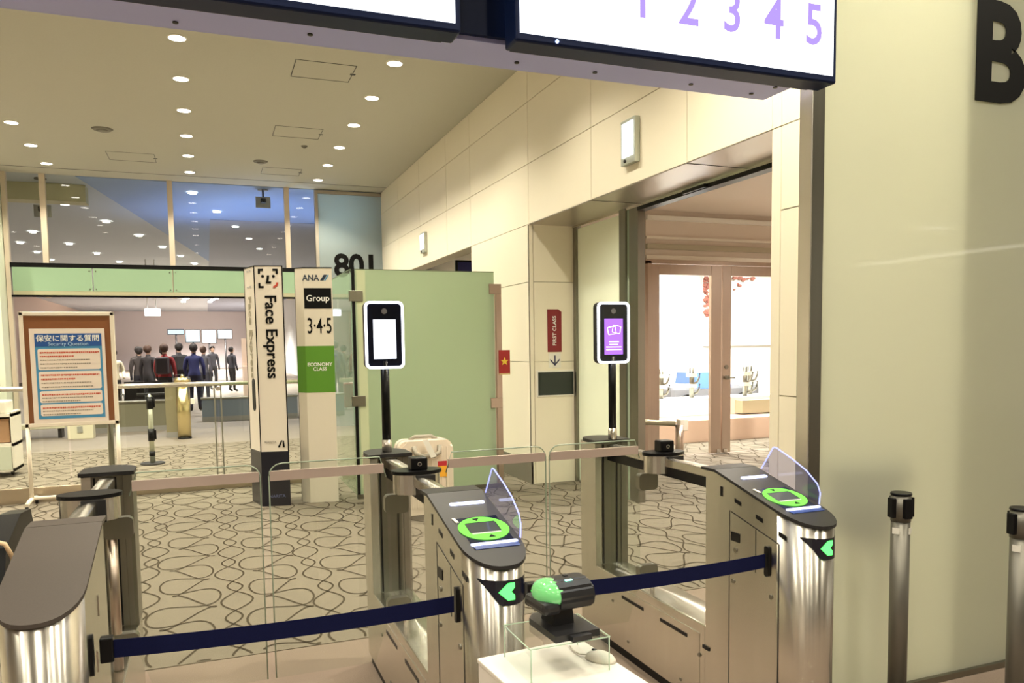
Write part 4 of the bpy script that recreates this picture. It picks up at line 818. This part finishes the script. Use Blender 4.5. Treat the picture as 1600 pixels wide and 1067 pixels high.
# ------------------------------------------------------------------ frosted side wall and steel post
fw_ = E('wall_frosted', (2.4, 2.62, 0), 'tall pale green frosted glass wall on the right with a big letter', 'wall', kind='structure')
def fl_(o): o.location = (-2.4, -2.62, 0); return o
fl_(B('glass_sheet', FROST, fw_, 2.402, 6.5, 2.61, 2.63, .03, 4.7)); fl_(B('floor_channel', STEELD, fw_, 2.42, 6.5, 2.59, 2.65, 0, .03))
T('letter', 'B', .60, INK, fw_, (3.235 - 2.4, -.014, 2.685), off=.02, ax='LEFT', sx=1.0)
ps = E('trim_8', (2.36, 2.66, 0), 'brushed steel post between the doorway and the frosted wall', 'post', kind='structure')
o = B('post_body', STEEL, ps, -.022, .04, -.06, .015, 0, 4.7, bev=.003); B('front_shade_plate', STEELD, ps, -.019, .04, -.063, -.059, 0, 4.7)  # darker plate puts the shaded front of the same steel into colour
# board leaning behind the frosted sheet
bd = E('easel_board', (2.9, 2.83, 0), 'grey board leaning behind the frosted wall, seen as a dim shape', 'board'); O('sheet', prism(new(), [(-.46, 1.085), (.043, 1.057), (-.017, .873), (-.108, .69), (-.258, .726), (-.404, .807), (-.44, .88)], lambda x, z: (x, -.165, z), lambda x, z: (x, -.15, z)), DGREY, bd); O('leg', cyl(new(), (-.15, 0, 0), (-.15, -.14, .75), .015, n=8), DGREY, bd)
# belt stanchions in front
def stanchion(x, y, h, lab):
    r = E('queue_stanchion', (x, y, 0), lab, 'stanchion', 'queue stanchions before the frosted wall'); SG = mat('stanchion_grey', (.19, .18, .155), .42, metal=.7)
    O('base', cyl(new(), (0, 0, 0), (0, 0, .02), .17, .165, n=28), DGREY, r); O('base_cover', cyl(new(), (0, 0, .02), (0, 0, .045), .15, .05, n=28), SG, r); O('pole', cyl(new(), (0, 0, .04), (0, 0, h - .115), .036, n=24), SG, r)
    O('head', cyl(new(), (0, 0, h - .115), (0, 0, h - .008), .038, n=24), SG, r); O('head_cap', cyl(new(), (0, 0, h - .008), (0, 0, h), .041, .039, n=24), BLACK, r)
    for a in (-100, -10, 80, 170):
        a = math.radians(a); b = new(); box(b, .028, .05, -.017, .017, h - .10, h - .02, bev=.003); bmesh.ops.rotate(b, verts=b.verts, cent=(0, 0, 0), matrix=Matrix.Rotation(a, 3, 'Z')); O('belt_slot', b, BLACK, r)
    for a in (-60, -165):
        a = math.radians(a); b = new(); box(b, .033, .0372, -.014, .014, h - .165, h - .14); bmesh.ops.rotate(b, verts=b.verts, cent=(0, 0, 0), matrix=Matrix.Rotation(a, 3, 'Z')); O('white_label', b, WHITE, r)
stanchion(2.58, 2.34, .985, 'grey belt stanchion with white label beside the right gate'); stanchion(2.86, 2.04, .955, 'grey belt stanchion cut off at the right edge of the picture')

# ------------------------------------------------------------------ podium with scanner
pd = E('white_podium', (.577, 1.74, 0), 'white box podium in front of the middle gate', 'podium', rz=math.radians(4.5))
B('body', mat('podium_white', (.82, .76, .70), .4), pd, 0, .28, -.42, 0, 0, .838, bev=.003); B('top', mat('podium_top', (.84, .79, .72), .35), pd, -.002, .282, -.422, .002, .838, .85, bev=.003)
ac = E('acrylic_riser', (.735, 1.638, .851), 'clear acrylic riser standing on the white podium', 'riser'); 
B('shelf', ACRY, ac, -.098, .10, -.083, .083, .076, .080)
for x in (-.098, .096): B('side', ACRY, ac, x, x + .004, -.083, .083, 0, .076)
eg = new(); EG = mat('acrylic_edge', (.50, .64, .50), .2, emit=(.4, .8, .4), es=.0)
for a_, b_ in (((-.098, -.083), (-.098, .083)), ((.10, -.083), (.10, .083)), ((-.098, -.083), (.10, -.083)), ((-.098, .083), (.10, .083))): tube(eg, [(a_[0], a_[1], .078), (b_[0], b_[1], .078)], .0016, 5)
for x in (-.096, .098):
    for y in (-.083, .083): tube(eg, [(x, y, 0), (x, y, .078)], .0016, 5)
O('polished_edges', eg, EG, ac)
sc = E('passport_scanner', (.752, 1.645, .932), 'black desktop code scanner with a glowing green nose', 'scanner', rz=math.radians(4)); sc.scale = (1.1, 1.1, 1.1); RB = mat('scanner_black', (.018, .018, .02), .32)
O('foot', prz(new(), [(-.052, -.075), (.052, -.075), (.05, .05), (.03, .075), (-.03, .075), (-.05, .05)], 0, .014), RB, sc); B('foot_tongue', RB, sc, -.02, .025, -.09, -.07, .001, .012); O('neck', prism(new(), [(-.028, -.02), (.022, -.02), (.022, .035), (-.028, .035)], lambda x, y: (x, y, .014), lambda x, y: (x * .9, y * .8 - .0, .06)), RB, sc)
hd_ = new(); prx(hd_, [(-.045, .052), (.045, .052), (.055, .07), (.045, .098), (.02, .11), (-.02, .11), (-.045, .098), (-.052, .075)], -.03, .06); bmesh.ops.bevel(hd_, geom=list(hd_.edges), offset=.006, segments=2, affect='EDGES'); O('head', hd_, RB, sc)
ns_ = new(); bmesh.ops.create_uvsphere(ns_, u_segments=20, v_segments=12, radius=1)
for v_ in ns_.verts: v_.co = Vector((v_.co.x * .036 - .026, v_.co.y * .050, v_.co.z * .030 + .081))
for f_ in ns_.faces: f_.smooth = True
O('green_nose', ns_, mat('nose_green', (.16, .50, .18), .12, emit=(.2, .8, .25), es=.15, coat=.5), sc); B('lower_lip', RB, sc, -.064, -.02, -.048, .048, .046, .074, bev=.010)
B('led', emat('led_mint', (.35, 1, .75), 2.5), sc, .0, .016, -.026, -.02, .1085, .1105); O('button', box(new(), .01, .02, .0, .012, .108, .113, bev=.002), DGREY, sc)
ms = E('white_mouse', (.842, 1.615, .851), 'small cream computer mouse lying on the podium', 'mouse', rz=math.radians(35)); b = new(); bmesh.ops.create_uvsphere(b, u_segments=18, v_segments=10, radius=1)
for v_ in b.verts: v_.co = Vector((v_.co.x * .024, v_.co.y * .04, max(0, v_.co.z) * .022))
for f_ in b.faces: f_.smooth = True
O('shell', b, OFFW, ms); B('wheel', DGREY, ms, -.003, .003, .012, .022, .019, .0225); O('cable', tube(new(), [(0, .038, .005), (-.005, .055, .004), (.01, .08, .003), (.03, .1, .003)], .002, 6), OFFW, ms)

# ------------------------------------------------------------------ black equipment behind the left gate
eq = E('equipment_trolley', (-.84, 3.3, 0), 'black equipment with a tan cable at the left edge behind the left gate', 'equipment')
B('shelf', WHITE, eq, -.4, .22, -.35, .45, .70, .73); B('column', DGREY, eq, -.2, -.1, -.05, .05, .05, .70); B('base', DGREY, eq, -.35, .2, -.3, .3, .0, .05)
O('side_shell', prx(new(), [(-.28, .74), (.24, .74), (.27, .90), (.22, .985), (.05, 1.0), (-.2, .93)], .10, .17), BLACK, eq); B('body', BLACK, eq, -.35, .10, -.25, .22, .74, .93, bev=.02); O('back_bump', tube(new(), [(-.1, .3, .74), (-.1, .33, .95), (-.1, .3, 1.02)], .07, 10), BLACK, eq); B('grey_strip', mat('grey_strip', (.35, .35, .36), .4), eq, -.3, .095, -.262, -.248, .88, .90)
O('cable', tube(new(), [(.10, -.20, .97), (.175, -.235, .95), (.185, -.20, .90), (.185, -.17, .85), (.185, -.20, .80), (.18, -.24, .765), (.1, -.30, .745)], .008, 8), mat('cable_tan', (.65, .45, .27), .5), eq)

# ------------------------------------------------------------------ camera-side room (light and reflections)
o = B('ceiling_concourse', CEIL, None, -7, 16, -12, 2.58, ZC, ZC + .12); tag(o, 'ceiling of the concourse behind the camera', 'ceiling', kind='structure')
o = B('wall_back', PANEL, None, -7, 16, -12.2, -12, 0, 4.8); tag(o, 'cream back wall of the concourse behind the camera', 'wall', kind='structure')
for i, x in enumerate((-4.5, -1.5, 3.5, 7.5)):  # unseen columns added as dark streaks for the steel to reflect
    o = B('column_back', mat('dark_column', (.10, .095, .09), .4), None, x, x + .9, -7, -6.2, 0, 4.7); tag(o, 'dark column added behind the camera for steel reflections, number %s from the left' % ['one', 'two', 'three', 'four'][i], 'column', kind='structure')
def lin(x0, x1, y0, y1, z, lab, s=6):
    r = E('linear_luminaire', ((x0 + x1) / 2, (y0 + y1) / 2, z), lab, 'luminaire'); hx, hy = (x1 - x0) / 2, (y1 - y0) / 2
    B('channel', WHITE, r, -hx - .02, hx + .02, -hy - .02, hy + .02, .0, .06); B('tube', emat('tube_glow%d' % s, (1, .93, .80), s), r, -hx, hx, -hy, hy, -.012, .004); O('hanger', cyl(new(), (0, 0, .06), (0, 0, ZC - z), .012, n=6), DGREY, r)
lin(13.1, 13.4, -8, -4.4, 3.2, 'long linear lamp far right behind the camera', 9); lin(9.6, 10.1, -3.35, -3.2, 3.2, 'short linear lamp right behind the camera', 9)
for x in (-3.0, -.4, 2.2, 4.8):
    for y in (-5.5, -2.8, -.4, 1.6):
        d = copy_tree(proto); d.location = (x, y, ZC); d['label'] = 'round downlight in the concourse ceiling behind the camera'; d['group'] = 'downlights behind the camera'
        if y > -5: spot((x, y, ZC - .03), 150, NEUT, 140, .1)
# unseen lamp added behind the frosted wall to light it through
d = copy_tree(proto); d.location = (2.85, 3.3, ZC); d['label'] = 'unseen downlight added to light the frosted wall from behind'; spot((2.85, 3.3, ZC - .03), 330, NEUT, 120)
